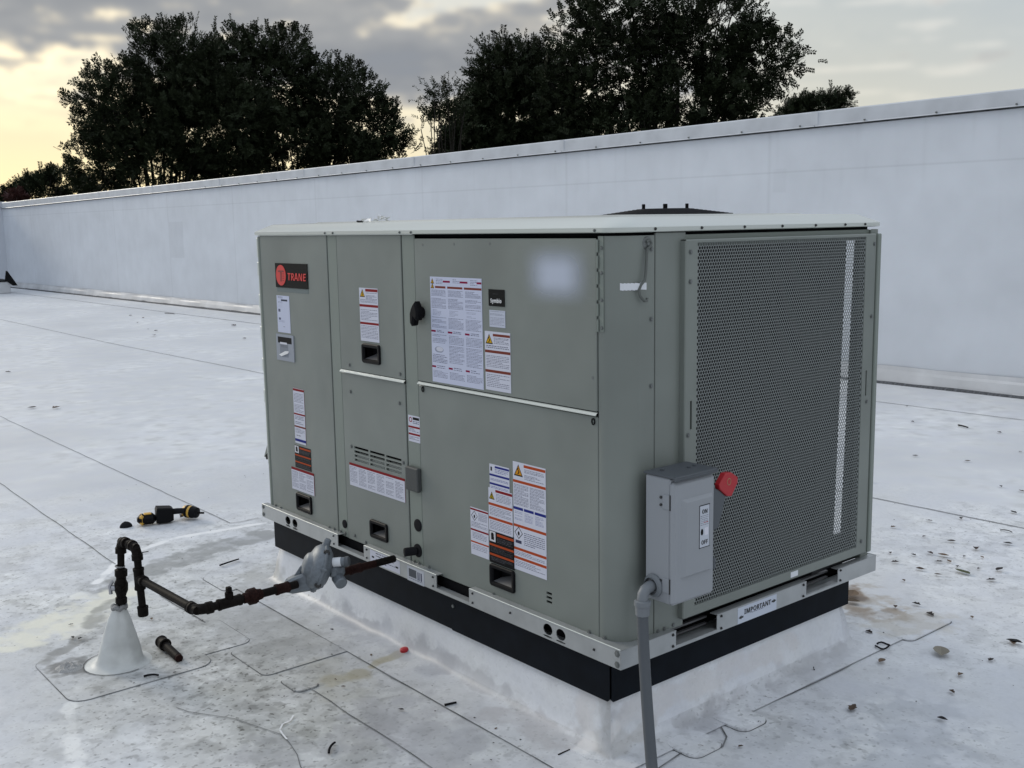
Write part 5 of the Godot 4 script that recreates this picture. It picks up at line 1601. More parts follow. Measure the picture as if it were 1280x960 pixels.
	b.lathe([Vector2(0.034, 0), Vector2(0.034, 0.006), Vector2(0.026, 0.010), Vector2(0.025, 0.016)], 20, Transform3D(Basis(Vector3.RIGHT, -PI / 2), Vector3(-0.040, 0.535, z0)))
	b.tube([Vector3(-0.040, 0.535, z0), Vector3(-0.040, 0.535, 0.075), Vector3(-0.041, 0.530, 0.058), Vector3(-0.043, 0.519, 0.047), Vector3(-0.045, 0.505, 0.0435), Vector3(-0.045, 0.495, 0.043)], 0.0165, 0.0165, 16)
	mat("elbow_grey", lin(0.17, 0.185, 0.20), 0.5)
	part(c, "elbow_connector", b, M.elbow_grey)
	b = MB.new()
	b.lathe([Vector2(0.0165, -0.040), Vector2(0.0205, -0.037), Vector2(0.0215, -0.010), Vector2(0.0245, -0.008), Vector2(0.0245, 0.005), Vector2(0.018, 0.008)], 8, Transform3D(Basis.IDENTITY, Vector3(-0.045, 0.497, 0.043)))
	part(c, "compression_nut", b, M.elbow_grey)
	b = MB.new()
	var path := []
	for k in 15:
		var t := k / 14.0
		path.append(Vector3(-0.045 - 0.115 * pow(t, 1.35), lerpf(0.47, 0.068, t), 0.043 - 0.083 * pow(t, 1.3)))
	for k in 8:
		var t := (k + 1) / 8.0
		path.append(Vector3(-0.16 - 0.06 * sin(t * PI / 2) - 0.25 * t * t, lerpf(0.068, 0.017, sin(t * PI / 2)), -0.04 - 0.05 * t - 0.12 * t * t))
	for k in 4: path.append(path[-1] + Vector3(-0.12, 0, -0.05))
	b.tube(path, 0.0165, 0.0165, 16)
	part(c, "conduit_tube", b, M.conduit_grey)


# ------------------------------------------------------------------ gas line
func fitting(b: MB, at: Vector3, dir: Vector3, r: float, l: float, seg := 18) -> void:
	var d := dir.normalized()
	var a := at - d * l / 2
	b.lathe([Vector2(r * 0.78, 0), Vector2(r, 0.002), Vector2(r, 0.010), Vector2(r * 0.92, 0.013), Vector2(r * 0.92, l - 0.013), Vector2(r, l - 0.010), Vector2(r, l - 0.002), Vector2(r * 0.78, l)], seg, MB.along(a, a + d))


func elbow(b: MB, corner: Vector3, da: Vector3, db: Vector3, r: float, reach: float) -> void:
	# from the leg that leaves along da to the leg that leaves along db
	var pa := corner + da.normalized() * reach; var pb := corner + db.normalized() * reach
	var path := []
	for k in 9:
		var t := k / 8.0
		path.append(pa.lerp(corner, t).lerp(corner.lerp(pb, t), t))
	b.tube(path, r, r, 14)
	fitting(b, pa, da, r * 1.17, 0.024)
	fitting(b, pb, db, r * 1.17, 0.024)


func build_gas() -> void:
	var g := thing("gas_pipe", "black iron gas pipe run with riser, drip leg and rusty union", "gas pipe")
	var R := 0.0138
	var lean := Vector3(-0.639, 0, 0.769)
	var foot := Vector3(1.737, 0.19, -0.843) + lean * 0.016
	var rt := Vector3(1.737, 0.466, -0.843) + lean * 0.033
	var e2 := Vector3(1.594, 0.466, -0.806)
	var tee := Vector3(1.596, 0.350, -0.803)
	var leg := Vector3(1.599, 0.220, -0.797)
	var E := Vector3(1.141, 0.352, -0.785)
	var endp := Vector3(1.155, 0.356, -0.012)
	var b := MB.new()
	b.cyl(foot, rt, R * 0.92)
	part(g, "riser", b, M.black_iron)
	b = MB.new()
	elbow(b, rt, foot - rt, e2 - rt, R * 1.22, 0.036)
	part(g, "elbow", b, M.black_iron)
	b = MB.new()
	b.cyl(rt, e2, R * 0.95)
	part(g, "nipple", b, M.black_iron)
	b = MB.new()
	elbow(b, e2, rt - e2, tee - e2, R * 1.22, 0.036)
	part(g, "elbow", b, M.black_iron)
	b = MB.new()
	b.cyl(e2, tee, R * 0.95)
	part(g, "nipple", b, M.black_iron)
	b = MB.new()
	fitting(b, tee, e2 - tee, R * 1.42, 0.082)
	fitting(b, tee + (E - tee).normalized() * 0.028, E - tee, R * 1.40, 0.036)
	part(g, "tee", b, M.black_iron)
	b = MB.new()
	b.cyl(tee, leg, R * 0.95)
	part(g, "drip_leg", b, M.black_iron)
	b = MB.new()
	b.lathe([Vector2(0, 0), Vector2(R * 1.25, 0.002), Vector2(R * 1.35, 0.006), Vector2(R * 1.35, 0.028), Vector2(R * 1.42, 0.030), Vector2(R * 1.42, 0.037), Vector2(R, 0.038)], 16, Transform3D(Basis.IDENTITY, leg - Vector3(0, 0.012, 0)))
	part(g, "pipe_cap", b, M.black_iron)
	# shut-off cock low on the riser
	var vy := foot.lerp(rt, 0.42)
	b = MB.new()
	b.lathe([Vector2(R, -0.078), Vector2(R * 1.5, -0.074), Vector2(R * 1.5, -0.054), Vector2(R * 1.2, -0.050), Vector2(R * 1.35, -0.040), Vector2(R * 1.75, -0.026), Vector2(R * 1.75, 0.000), Vector2(R * 1.3, 0.014), Vector2(R * 1.3, 0.024), Vector2(R * 1.62, 0.028), Vector2(R * 1.62, 0.052), Vector2(R, 0.056)], 8, MB.along(vy, rt))
	b.cyl(vy + Vector3(0, -0.013, 0) - Vector3(-0.769, 0, -0.639) * 0.030, vy + Vector3(0, -0.013, 0) + Vector3(-0.769, 0, -0.639) * 0.030, 0.013, 10, 0.003)
	part(g, "shutoff_valve", b, M.black_iron)
	b = MB.new()
	var vb := vy + Vector3(0, -0.018, 0)
	b.cyl(vb, vb - lean * 0.036, 0.011, 10, 0.002)
	b.tube([vb - lean * 0.030 + Vector3(0, 0.026, 0), vb - lean * 0.042 + Vector3(0, 0.008, 0), vb - lean * 0.040 + Vector3(0, -0.022, 0)], 0.006, 0.007, 8)
	part(g, "valve_lever", b, M.steel)
	b = MB.new()
	b.lathe([Vector2(R, 0), Vector2(R * 1.3, 0.002), Vector2(R * 1.3, 0.005), Vector2(R, 0.006)], 14, MB.along(vy + Vector3(0, 0.061, 0), rt))
	part(g, "thread_ring", b, M.sealant)
	# branch across and the run towards the unit
	b = MB.new()
	b.cyl(tee + (E - tee).normalized() * 0.02, E, R * 1.04)
	part(g, "branch_pipe", b, M.black_iron)
	b = MB.new()
	elbow(b, E, tee - E, endp - E, R * 1.26, 0.042)
	part(g, "elbow", b, M.black_iron)
	var at := func(z: float) -> Vector3: return E.lerp(endp, (z - E.z) / (endp.z - E.z))
	b = MB.new()
	b.cyl(E, at.call(-0.42), R)
	part(g, "run_pipe", b, M.black_iron)
	b = MB.new()
	fitting(b, at.call(-0.672), endp - E, R * 1.42, 0.085)
	b.cyl(at.call(-0.672), at.call(-0.672) + Vector3(0, 0.034, 0), R * 1.0, 14)
	b.box(at.call(-0.672) + Vector3(0, 0.043, 0), Vector3(0.017, 0.020, 0.017), 0.002)
	part(g, "test_tee", b, M.black_iron)
	b = MB.new()
	var un: Vector3 = at.call(-0.590)
	b.lathe([Vector2(R, -0.034), Vector2(R * 1.3, -0.032), Vector2(R * 1.35, -0.016), Vector2(R * 2.0, -0.014), Vector2(R * 2.05, 0.012), Vector2(R * 1.5, 0.016), Vector2(R * 1.3, 0.034), Vector2(R, 0.036)], 8, MB.along(un, endp))
	part(g, "union", b, M.rusty_iron)
	b = MB.new()
	fitting(b, at.call(-0.478), endp - E, R * 1.42, 0.052)
	part(g, "coupling", b, M.rusty_iron)
	b = MB.new()
	b.cyl(at.call(-0.27), at.call(-0.10), R * 1.02)
	part(g, "outlet_pipe", b, M.rusty_iron)
	b = MB.new()
	fitting(b, at.call(-0.185), endp - E, R * 1.3, 0.052)
	part(g, "coupling", b, M.rusty_iron)
	b = MB.new()
	b.cyl(at.call(-0.11), endp, R * 0.98, 18, 0.003)
	part(g, "end_nipple", b, M.black_iron)

	# white pipe boot where the riser comes up
	var bt := thing("pipe_boot", "white cone pipe boot sealing the gas riser to the roof", "pipe boot", Vector3(1.745, 0, -0.848))
	b = MB.new()
	var seg := 40
	var prof := [[0.118, 0.0035], [0.100, 0.007], [0.084, 0.014], [0.077, 0.028], [0.069, 0.065], [0.054, 0.12], [0.039, 0.172], [0.028, 0.200], [0.022, 0.216]]
	for k in prof.size() - 1:
		for s in seg:
			var quadp := []
			for e in [[k, s], [k, s + 1], [k + 1, s + 1], [k + 1, s]]:
				var a: float = TAU * (e[1] % seg) / seg
				var t: float = float(e[0]) / (prof.size() - 1)
				var rr: float = prof[e[0]][0] * (1.0 + 0.13 * sin(a * 3.0 + 0.7) * t * (1.2 - t) * 1.5 + 0.035 * sin(a * 7.0) * t)
				quadp.append(Vector3(cos(a) * rr, prof[e[0]][1], sin(a) * rr) + lean * 0.018 * t)
			b.oriented(quadp, Vector3(quadp[0].x, 0.05, quadp[0].z))
	smooth(b)
	part(bt, "cone", b, M.boot)
	b = MB.new()
	var sl := []
	for k in 25:
		var a := TAU * k / 24
		sl.append(Vector3(cos(a) * 0.021, 0.216 + 0.004 * sin(a * 5.0), sin(a) * 0.021) + lean * 0.018)
	b.tube(sl, 0.0095, 0.0095, 8, false)
	part(bt, "sealant_collar", b, M.sealant)
	b = MB.new()
	var rg := []
	for k in 25: rg.append(Vector2(1.745 + cos(TAU * k / 24) * 0.121, -0.848 + sin(TAU * k / 24) * 0.121))
	for k in 24:
		var p: Vector2 = rg[k]; var q: Vector2 = rg[k + 1]
		if k > 3 and k < 11: continue
		ribbon(b, [p - Vector2(1.745, -0.848), q - Vector2(1.745, -0.848)], 0.004, 0.0062)
	part(bt, "flange_edge", b, M.seam_dirt)
	# lump of dried sealant on the patch corner
	var lp := thing("sealant_lump", "dried lump of grey sealant on the patch corner by the pipe boot", "sealant", Vector3(1.82, 0.003, -1.0))
	b = MB.new()
	var bn := noise(18.0, 97, 3)
	for k in 6:
		for s in 18:
			var quadp2 := []
			for e in [[k, s], [k, s + 1], [k + 1, s + 1], [k + 1, s]]:
				var a: float = TAU * (e[1] % 18) / 18.0
				var t: float = e[0] / 6.0
				var rr := 0.045 * (1.0 - t)
				var p := Vector3(cos(a) * rr * 1.15, 0, sin(a) * rr)
				p.y = 0.011 * sqrt(t) + bn.get_noise_2d(p.x * 3, p.z * 3) * 0.012 * minf(1.0, t * 3)
				p *= Vector3(1.0 + 0.25 * bn.get_noise_1d(a), 1, 1.0 + 0.25 * bn.get_noise_1d(a + 9))
				quadp2.append(p)
			b.oriented(quadp2, Vector3.UP)
	mat("lump_sealant", lin(0.66, 0.655, 0.64), 0.7)
	toned(M.lump_sealant, 98, 0.05, 0.45, 1.0, 0.06, 4)
	part(lp, "sealant_body", b, M.lump_sealant)

	build_regulator()


func build_regulator() -> void:
	var r := thing("gas_regulator", "grey cast gas pressure regulator screwed into the gas pipe", "gas regulator", Vector3(1.130, 0.398, -0.345))
	var X := Vector3(-0.639, 0, 0.769); var Z := Vector3(-0.769, 0, -0.639)
	var F := Basis(X, Vector3.UP, Z)                     # x right, z towards the viewer's side
	var ax := (F * Vector3(-0.90, 0.34, 0.28)).normalized()
	var o := F * Vector3(0.004, 0.006, 0.0)
	var b := MB.new()
	var T := MB.along(o, o + ax)
	b.lathe([Vector2(0.030, -0.036), Vector2(0.058, -0.031), Vector2(0.076, -0.016), Vector2(0.080, -0.005), Vector2(0.086, -0.004), Vector2(0.087, 0.0), Vector2(0.086, 0.004), Vector2(0.080, 0.005), Vector2(0.077, 0.014), Vector2(0.068, 0.027), Vector2(0.052, 0.035), Vector2(0.044, 0.038), Vector2(0.038, 0.050), Vector2(0.028, 0.056), Vector2(0.0, 0.058)], 36, T)
	var cas := part(r, "diaphragm_case", b, M.zinc_casting)
	for k in 8:
		b = MB.new()
		var q := T * Vector3(cos(TAU * k / 8) * 0.081, 0, sin(TAU * k / 8) * 0.081)
		b.cyl(q - ax * 0.011, q + ax * 0.011, 0.0055, 6)
		b.lathe([Vector2(0.0095, -0.006), Vector2(0.0095, 0.006), Vector2(0, 0.007)], 10, MB.along(q, q + ax))
		part(cas, "flange_bolt", b, M.zinc_casting if k % 2 else M.dark_screw)
	b = MB.new()
	var rise := (Vector3.UP - ax * ax.y).normalized()
	b.cyl(o + rise * 0.074, o + rise * 0.103, 0.0125, 12, 0.003)
	part(r, "vent_boss", b, M.zinc_casting)
	# spring tower with its cap
	b = MB.new()
	var t0 := o + F * Vector3(0.035, 0.020, 0.018)
	b.cyl(t0, t0 + F * Vector3(0.062, 0.006, 0.006), 0.0155, 16, 0.002)
	var tw := part(r, "spring_tower", b, M.zinc_casting)
	b = MB.new()
	b.cyl(t0 + F * Vector3(0.058, 0.0055, 0.0055), t0 + F * Vector3(0.074, 0.007, 0.007), 0.0175, 12, 0.002)
	part(tw, "tower_cap", b, M.conduit_grey)
	b = MB.new()
	b.cyl(t0 + F * Vector3(0.018, 0.0025, 0.0035), t0 + F * Vector3(0.046, 0.005, 0.0055), 0.0160, 16)
	part(tw, "paper_tag", b, M.white_sticker)
	# valve body under it, plug, and the inlet foot
	b = MB.new()
	b.box(F * Vector3(0.052, -0.012, -0.004) + o, Vector3(0.072, 0.050, 0.055), 0.012, Transform3D.IDENTITY)
	part(r, "valve_body", b, M.zinc_casting)
	b = MB.new()
	var p0 := o + F * Vector3(0.062, -0.034, 0.010)
	b.cyl(p0, p0 + F * Vector3(0.022, -0.012, 0.040), 0.0215, 14, 0.004)
	part(r, "bottom_plug", b, M.zinc_casting)
	b = MB.new()
	var XI := Transform3D(F, o)
	b.prism(PackedVector2Array([Vector2(-0.122, -0.048), Vector2(-0.116, -0.084), Vector2(-0.094, -0.090), Vector2(-0.030, -0.080), Vector2(0.012, -0.070), Vector2(0.022, -0.030), Vector2(-0.04, -0.012), Vector2(-0.095, -0.034)]), -0.026, 0.026, 0.008, XI)
	part(r, "inlet_body", b, M.zinc_casting)
	b = MB.new()
	b.prism(PackedVector2Array([Vector2(-0.096, -0.040), Vector2(-0.068, 0.002), Vector2(-0.060, 0.004), Vector2(-0.058, -0.006), Vector2(-0.078, -0.042)]), -0.012, 0.002, 0.002, XI)
	part(r, "bracket", b, M.zinc_casting)
	b = MB.new()
	b.cyl(o + F * Vector3(-0.118, -0.066, 0), o + F * Vector3(-0.100, -0.064, 0), 0.024, 8, 0.002)
	part(r, "inlet_collar", b, M.zinc_casting)


# ------------------------------------------------------------------ loose things on the roof
func build_tools() -> void:
	# cordless driver lying on its side beyond the boot
	var d := thing("cordless_drill", "black and yellow cordless drill lying on the roof beyond the pipe boot", "drill", Vector3(3.515, 0.004, -0.115))
	d.transform.basis = Basis(Vector3(-0.235, 0, 0.972), Vector3.UP, Vector3(-0.972, 0, -0.235))
	var b := MB.new()
	b.box(Vector3(0.050, 0.030, 0.0), Vector3(0.100, 0.058, 0.062), 0.020)
	part(d, "motor_housing", b, M.black_plastic)
	b = MB.new()
	b.box(Vector3(0.023, 0.030, 0.0), Vector3(0.024, 0.0595, 0.0635), 0.019)
	part(d, "yellow_band", b, M.yellow_plastic)
	b = MB.new()
	b.box(Vector3(0.055, 0.0585, 0.0), Vector3(0.040, 0.006, 0.034), 0.003)
	part(d, "vent_plate", b, M.yellow_plastic)
	b = MB.new()
	b.prism(PackedVector2Array([Vector2(0.097, 0.004), Vector2(0.165, 0.002), Vector2(0.186, 0.012), Vector2(0.188, 0.072), Vector2(0.176, 0.080), Vector2(0.104, 0.088), Vector2(0.098, 0.072)]), -0.036, 0.036, 0.006)
	part(d, "battery", b, M.black_plastic)
	b = MB.new()
	b.tube([Vector3(0.180, 0.052, 0.0), Vector3(0.21, 0.052, 0.0), Vector3(0.246, 0.049, 0.004)], 0.0165, 0.0155, 14)
	part(d, "grip", b, M.black_rubber)
	b = MB.new()
	var q := (Vector3(0.7, -0.06, 0.72)).normalized()
	var h := Vector3(0.262, 0.040, -0.018)
	b.lathe([Vector2(0.0, -0.024), Vector2(0.022, -0.022), Vector2(0.031, -0.012), Vector2(0.034, 0.014), Vector2(0.033, 0.036)], 20, MB.along(h, h + q))
	part(d, "gear_housing", b, M.yellow_plastic)
	b = MB.new()
	b.lathe([Vector2(0.0345, 0.002), Vector2(0.0355, 0.005), Vector2(0.0355, 0.017), Vector2(0.0345, 0.020)], 20, MB.along(h, h + q))
	b.lathe([Vector2(0.034, 0.034), Vector2(0.031, 0.050), Vector2(0.029, 0.068), Vector2(0.020, 0.072), Vector2(0.0, 0.073)], 20, MB.along(h, h + q))
	part(d, "chuck", b, M.black_plastic)
	b = MB.new()
	b.cyl(h + q * 0.070, h + q * 0.070 + Vector3(0.036, -0.004, 0.006), 0.0055, 8)
	part(d, "driver_bit", b, M.black_iron)

	# black rubber lump beside it
	b = MB.new()
	var bn := noise(14.0, 99, 3)
	for k in 7:
		for s in 18:
			var qp := []
			for e in [[k, s], [k, s + 1], [k + 1, s + 1], [k + 1, s]]:
				var a: float = TAU * (e[1] % 18) / 18.0
				var t: float = e[0] / 7.0
				var rr := 0.034 * cos(t * PI / 2)
				qp.append(Vector3(cos(a) * rr * 0.8, 0.028 * sin(t * PI / 2) * (1.0 + bn.get_noise_1d(a * 3.0) * 0.3), sin(a) * rr * (1.0 + 0.2 * bn.get_noise_1d(a))))
			b.oriented(qp, Vector3(qp[0].x, 0.02, qp[0].z))
	smooth(b)
	var lump := part(self, "rubber_lump", b, M.black_rubber)
	lump.position = Vector3(3.545, 0.001, -0.165)
	tag(lump, "small black rubber lump on the roof left of the drill", "rubber scrap")

	# pipe nipple with a coupling lying beside the boot
	var n := thing("pipe_nipple", "loose black pipe nipple with coupling lying right of the pipe boot", "pipe fitting", Vector3(1.78, 0.025, -0.672))
	var dir := Vector3(-1, 0, -0.03).normalized()
	b = MB.new()
	fitting(b, dir * 0.022, dir, 0.0235, 0.05)
	part(n, "coupling", b, M.black_iron)
	b = MB.new()
	b.cyl(dir * 0.03 + Vector3(0, -0.001, 0), dir * 0.175 + Vector3(0, -0.009, 0), 0.0155, 16, 0.002)
	part(n, "pipe", b, M.black_iron)
	b = MB.new()
	b.cyl(dir * 0.160 + Vector3(0, -0.008, 0), dir * 0.186 + Vector3(0, -0.0095, 0), 0.0148, 12, 0.002)
	part(n, "threaded_end", b, M.rusty_iron)

	# red plastic cap
	b = MB.new()
	b.lathe([Vector2(0.0, 0.0), Vector2(0.017, 0.0), Vector2(0.018, 0.010), Vector2(0.012, 0.014), Vector2(0.0, 0.014)], 14)
	var rc := part(self, "red_thread_protector", b, M.red_plastic)
	rc.position = Vector3(1.11, 0.008, -0.012)
	tag(rc, "small round red plastic piece on the white roof beside the curb flashing", "plastic cap")

	# strips of black tie and cable
	var strips := [
		[[2.55, -0.085, 2.553, -0.03, 2.579, 0.025], "curved black cable offcut on the roof beyond the gas pipe"],
		[[0.620, -0.617, 0.648, -0.600, 0.664, -0.570], "bent black cable offcut near the bottom edge, left of the unit"],
		[[0.648, -0.165, 0.638, -0.125], "short straight black offcut on the roof below the curb's long side"],
		[[1.547, -0.829, 1.535, -0.80, 1.519, -0.786], "black sliver on the patch in front of the pipe boot"],
		[[0.155, -0.107, 0.156, -0.060], "thin dark twig on the roof near the curb corner"],
		[[1.901, 5.581, 1.85, 5.55, 1.805, 5.542], "thin twig on the roof far right near the parapet"],
		[[0.383, 3.110, 0.35, 3.13, 0.323, 3.112], "small twig on the seam at the right of the unit"],
		[[17.89, 5.8, 17.7, 5.84, 17.55, 5.85], "dark twig far away on the left near the parapet base"],
		[[3.01, -0.30, 3.006, -0.25], "small black scrap on the white line behind the gas riser"],
	]
	for k in strips.size():
		b = MB.new()
		var pth := []
		var a: Array = strips[k][0]
		var far: float = 1.0 if a[1] < 4.0 else 2.5
		var rr := (0.0042 if k < 4 else 0.0026) * far
		for i in range(0, a.size(), 2): pth.append(Vector3(a[i], 0.004 + rr + (0.006 if i == 2 and a.size() > 4 else 0.0), a[i + 1]))
		if pth.size() == 3:
			var fine := []
			for i in 9:
				var t := i / 8.0
				fine.append(pth[0].lerp(pth[1], t).lerp(pth[1].lerp(pth[2], t), t))
			pth = fine
		b.tube(pth, rr, rr * 0.8, 7)
		var o := part(self, "cable_offcut" if k < 4 or k == 8 else "twig", b, M.black_rubber if k < 4 or k == 8 else M.bark)
		tag(o, strips[k][1], "offcut" if k < 4 or k == 8 else "twig")
	# black ring
	b = MB.new()
	var ring := []
	for k in 17: ring.append(Vector3(cos(TAU * k / 18) * 0.022, 0.010 + 0.003 * sin(k), sin(TAU * k / 18) * 0.030))
	b.tube(ring, 0.0032, 0.0032, 7)
	var ro := part(self, "rubber_ring", b, M.black_rubber)
	ro.position = Vector3(-0.037, 0.0, 1.336)
	tag(ro, "small black open ring lying on the seam right of the unit", "ring")
	# crumpled plastic scrap on the cap
	var sc := thing("plastic_scrap", "crumpled white plastic scrap lying on top of the air conditioner", "plastic scrap", Vector3(1.42, 1.5895, 0.12))
	b = MB.new()
	rng.seed = 21
	for k in 26:
		var c := Vector3(rng.randf_range(-0.05, 0.07), rng.randf_range(0.002, 0.010), rng.randf_range(-0.02, 0.03))
		if k > 13: c = Vector3(-0.055 + rng.randf_range(-0.022, 0.03), rng.randf_range(0.006, 0.020), rng.randf_range(-0.015, 0.015))
		var p := []
		for e in 3: p.append(c + Vector3(rng.randf_range(-0.024, 0.024), rng.randf_range(-0.008, 0.012), rng.randf_range(-0.02, 0.02)))
		b.flat(p[0], p[1], p[2])
	part(sc, "crumpled_sheet", b, M.white_caulk)
	b = MB.new()
	b.tube([Vector3(0.085, 0.004, 0), Vector3(0.11, 0.0035, 0.002), Vector3(0.125, 0.005, 0.0)], 0.004, 0.004, 6)
	part(sc, "black_tie", b, M.black_rubber)


func leaf_mesh(sd: int, l: float, w: float) -> ArrayMesh:
	# a dry leaf, cupped and twisted
	var r := RandomNumberGenerator.new()
	r.seed = sd
	var b := MB.new()
	var cup := r.randf_range(0.25, 0.7); var tw := r.randf_range(-0.8, 0.8); var curl := r.randf_range(0.3, 1.0)
	var P := func(i: int, s: float) -> Vector3:
		var t := i / 6.0
		var ww := w * sin(PI * pow(t, 0.8)) * (0.8 + (0.22 * sin(t * 19.0 + sd) if sd < 300 else 0.08 * sin(t * 9.0)))
		var a := tw * (t - 0.5)
		var x := ww * s * cos(a)
		return Vector3(x, absf(s) * ww * cup + 0.003 + curl * l * 0.35 * pow(t - 0.4, 2.0) + ww * s * sin(a) * 0.4, (t - 0.5) * l)
	for i in 6:
		b.oriented([P.call(i, -1.0), P.call(i + 1, -1.0), P.call(i + 1, 0.0), P.call(i, 0.0)], Vector3.UP)
		b.oriented([P.call(i, 0.0), P.call(i + 1, 0.0), P.call(i + 1, 1.0), P.call(i, 1.0)], Vector3.UP)
	return b.mesh(null)


func build_leaves() -> void:
	var tones := [lin(0.07, 0.045, 0.03), lin(0.03, 0.022, 0.02), lin(0.13, 0.09, 0.06), lin(0.045, 0.03, 0.028), lin(0.02, 0.018, 0.018)]
	var mats := []
	for k in tones.size(): mats.append(mat("dry_leaf_%d" % k, tones[k], 0.85))
	var shapes := []
	for k in 5: shapes.append(leaf_mesh(200 + k, 0.036, 0.011))
	rng.seed = 77
	var right := [2.62, 6.09, 2.22, 5.48, 1.56, 5.53, 1.26, 4.48, 1.57, 4.38, 0.80, 3.98, 1.16, 5.00, 0.67, 3.96, 0.49, 3.48, 0.62, 3.17, 0.77, 2.77, 0.58, 2.73, 1.38, 3.54, 0.55, 2.37, 0.46, 2.26, 0.46, 2.42, 0.42, 2.50, 0.36, 2.51, 0.33, 2.41, 0.30, 2.45, 0.24, 2.24, 0.24, 2.41, 0.29, 2.57, 0.16, 2.45, 0.23, 2.62, 0.09, 2.50, 0.31, 2.72, 0.30, 2.06, 0.15, 1.74, 0.11, 1.83, 0.07, 1.42, 0.04, 1.13, 0.02, 0.97, -0.11, 1.21, -0.36, 1.51, -0.35, 1.31, -0.40, 1.16, -0.25, 0.81, -0.48, 0.95, -0.34, 1.72, -0.11, 1.86, 0.25, 2.91, 0.71, 3.01, 0.45, 2.75, 0.05, 2.34, 0.01, 1.76, 0.33, 2.25, 0.42, 1.43, 0.18, 1.21]
	var near := [1.34, 0.05, 1.49, -0.10, 1.17, -0.12, 0.96, -0.07, 0.87, -0.02, 0.635, 0.01, 0.41, -0.14, 1.07, -0.33, 1.00, -0.34, 0.72, -0.29, 2.33, -0.44, 2.07, -0.88, 2.25, -0.86, 2.10, -0.90, 2.09, -0.59, 1.51, -0.73, 0.06, 0.03, -0.09, 0.25, 0.21, 0.25, -0.01, 0.67, 0.00, 0.97, -0.17, 0.34, -0.11, 0.51]
	var far := [17.88, 5.13, 17.13, 5.09, 16.20, 4.64, 14.86, 4.31, 13.74, 3.97, 12.23, 4.71, 14.28, 5.51, 14.48, 4.29, 10.87, 1.15, 8.02, 0.61, 7.85, 0.77, 3.49, 0.14]
	var sets := [[right, "%s dead leaf right of the unit, %s outward from the curb's far right corner", "dead leaves scattered right of the unit", 1.15, Vector2(0.06, 1.26)], [near, "%s leaf fragment near the curb, %s outward from the curb's front corner", "leaf fragments on the roof in front of the unit", 0.55, Vector2(0.06, 0.02)], [far, "%s leaf on the far left roof, %s outward from the drill", "leaves on the far left of the roof", 2.6, Vector2(3.45, 0.0)]]
	var tone_words := ["brown", "dark brown", "light brown", "dull brown", "blackish"]
	for st in sets:
		var a: Array = st[0]
		var pts := []
		for k in range(0, a.size(), 2): pts.append(Vector2(a[k], a[k + 1]))
		var anchor: Vector2 = st[4]
		pts.sort_custom(func(p: Vector2, q: Vector2) -> bool: return p.distance_to(anchor) < q.distance_to(anchor))
		for k in pts.size():
			var o := MeshInstance3D.new()
			o.name = numbered("dead_leaf")
			o.mesh = shapes[rng.randi() % 5]
			var tone := rng.randi() % 5
			o.material_override = mats[tone]
			add_child(o)
			var s: float = st[3] * rng.randf_range(0.6, 1.35)
			o.transform = Transform3D(Basis(Vector3.UP, rng.randf() * TAU).scaled(Vector3(s, s, s)), Vector3(pts[k].x, 0.0045, pts[k].y))
			var nth := "%d%s" % [k + 1, "th" if (k + 1) % 100 in [11, 12, 13] else ["th", "st", "nd", "rd", "th", "th", "th", "th", "th", "th"][(k + 1) % 10]]
			tag(o, st[1] % [tone_words[tone], nth], "leaf", st[2])
	# the few that stand out
	var special := [
		[Vector3(-0.21, 0.004, 1.44), 2.3, 1.3, lin(0.22, 0.20, 0.16), "large pale tan leaf lying flat right of the unit", 0.4],
		[Vector3(0.184, 0.004, 2.35), 1.6, 1.5, lin(0.06, 0.07, 0.03), "greenish leaf in the scatter of leaves right of the unit", 1.2],
		[Vector3(-0.34, 0.006, 1.729), 1.1, 1.6, lin(0.012, 0.012, 0.013), "blackened curled leaf near the right edge", 2.0],
		[Vector3(0.345, 0.006, 1.735), 2.0, 1.6, lin(0.16, 0.11, 0.07), "brown leaf clump against the far corner of the curb", 0.2],
		[Vector3(0.30, 0.006, 1.66), 1.6, 1.4, lin(0.10, 0.07, 0.045), "wet brown leaf beside the curb's far corner", 2.4],
		[Vector3(1.77, 0.004, 1.04), 0.6, 0.8, lin(0.3, 0.12, 0.02), "tiny orange leaf under the unit", 0.0],
	]
	for s in special:
		var o := MeshInstance3D.new()
		o.name = numbered("dead_leaf")
		o.mesh = leaf_mesh(int(s[1] * 100) + 300, 0.036, 0.013)
		o.material_override = mat("leaf_" + s[4].left(12), s[3], 0.8)
		add_child(o)
		o.transform = Transform3D(Basis(Vector3.UP, s[5]).scaled(Vector3(s[1] * s[2], s[1], s[1])), s[0])
		tag(o, s[4], "leaf")


# ------------------------------------------------------------------ trees beyond the roof
func spray_mesh(sd: int, pairs: int, l: float, w: float, m: Material) -> ArrayMesh:
	# a twig with leaflets on both sides
	var r := RandomNumberGenerator.new()
	r.seed = sd
	var b := MB.new()
	for k in pairs:
		for s in [-1.0, 1.0]:
			var o := Vector3(0, 0.30 * (k + 0.5) / pairs, 0)
			var d := Vector3(s * r.randf_range(0.6, 1.0), r.randf_range(0.2, 0.8), r.randf_range(-0.5, 0.5)).normalized()
			var side := d.cross(Vector3(r.randf_range(-0.4, 0.4), r.randf_range(-0.4, 0.4), 1)).normalized() * w
			var t := o + d * l
			var mid := o + d * l * 0.45 + Vector3(0, 0, 0.008)
			b.quad(o, mid + side, t, mid - side)
	b.quad(Vector3(-0.004, 0, 0), Vector3(0.004, 0, 0), Vector3(0.003, 0.32, 0), Vector3(-0.003, 0.32, 0))
	return b.mesh(m)


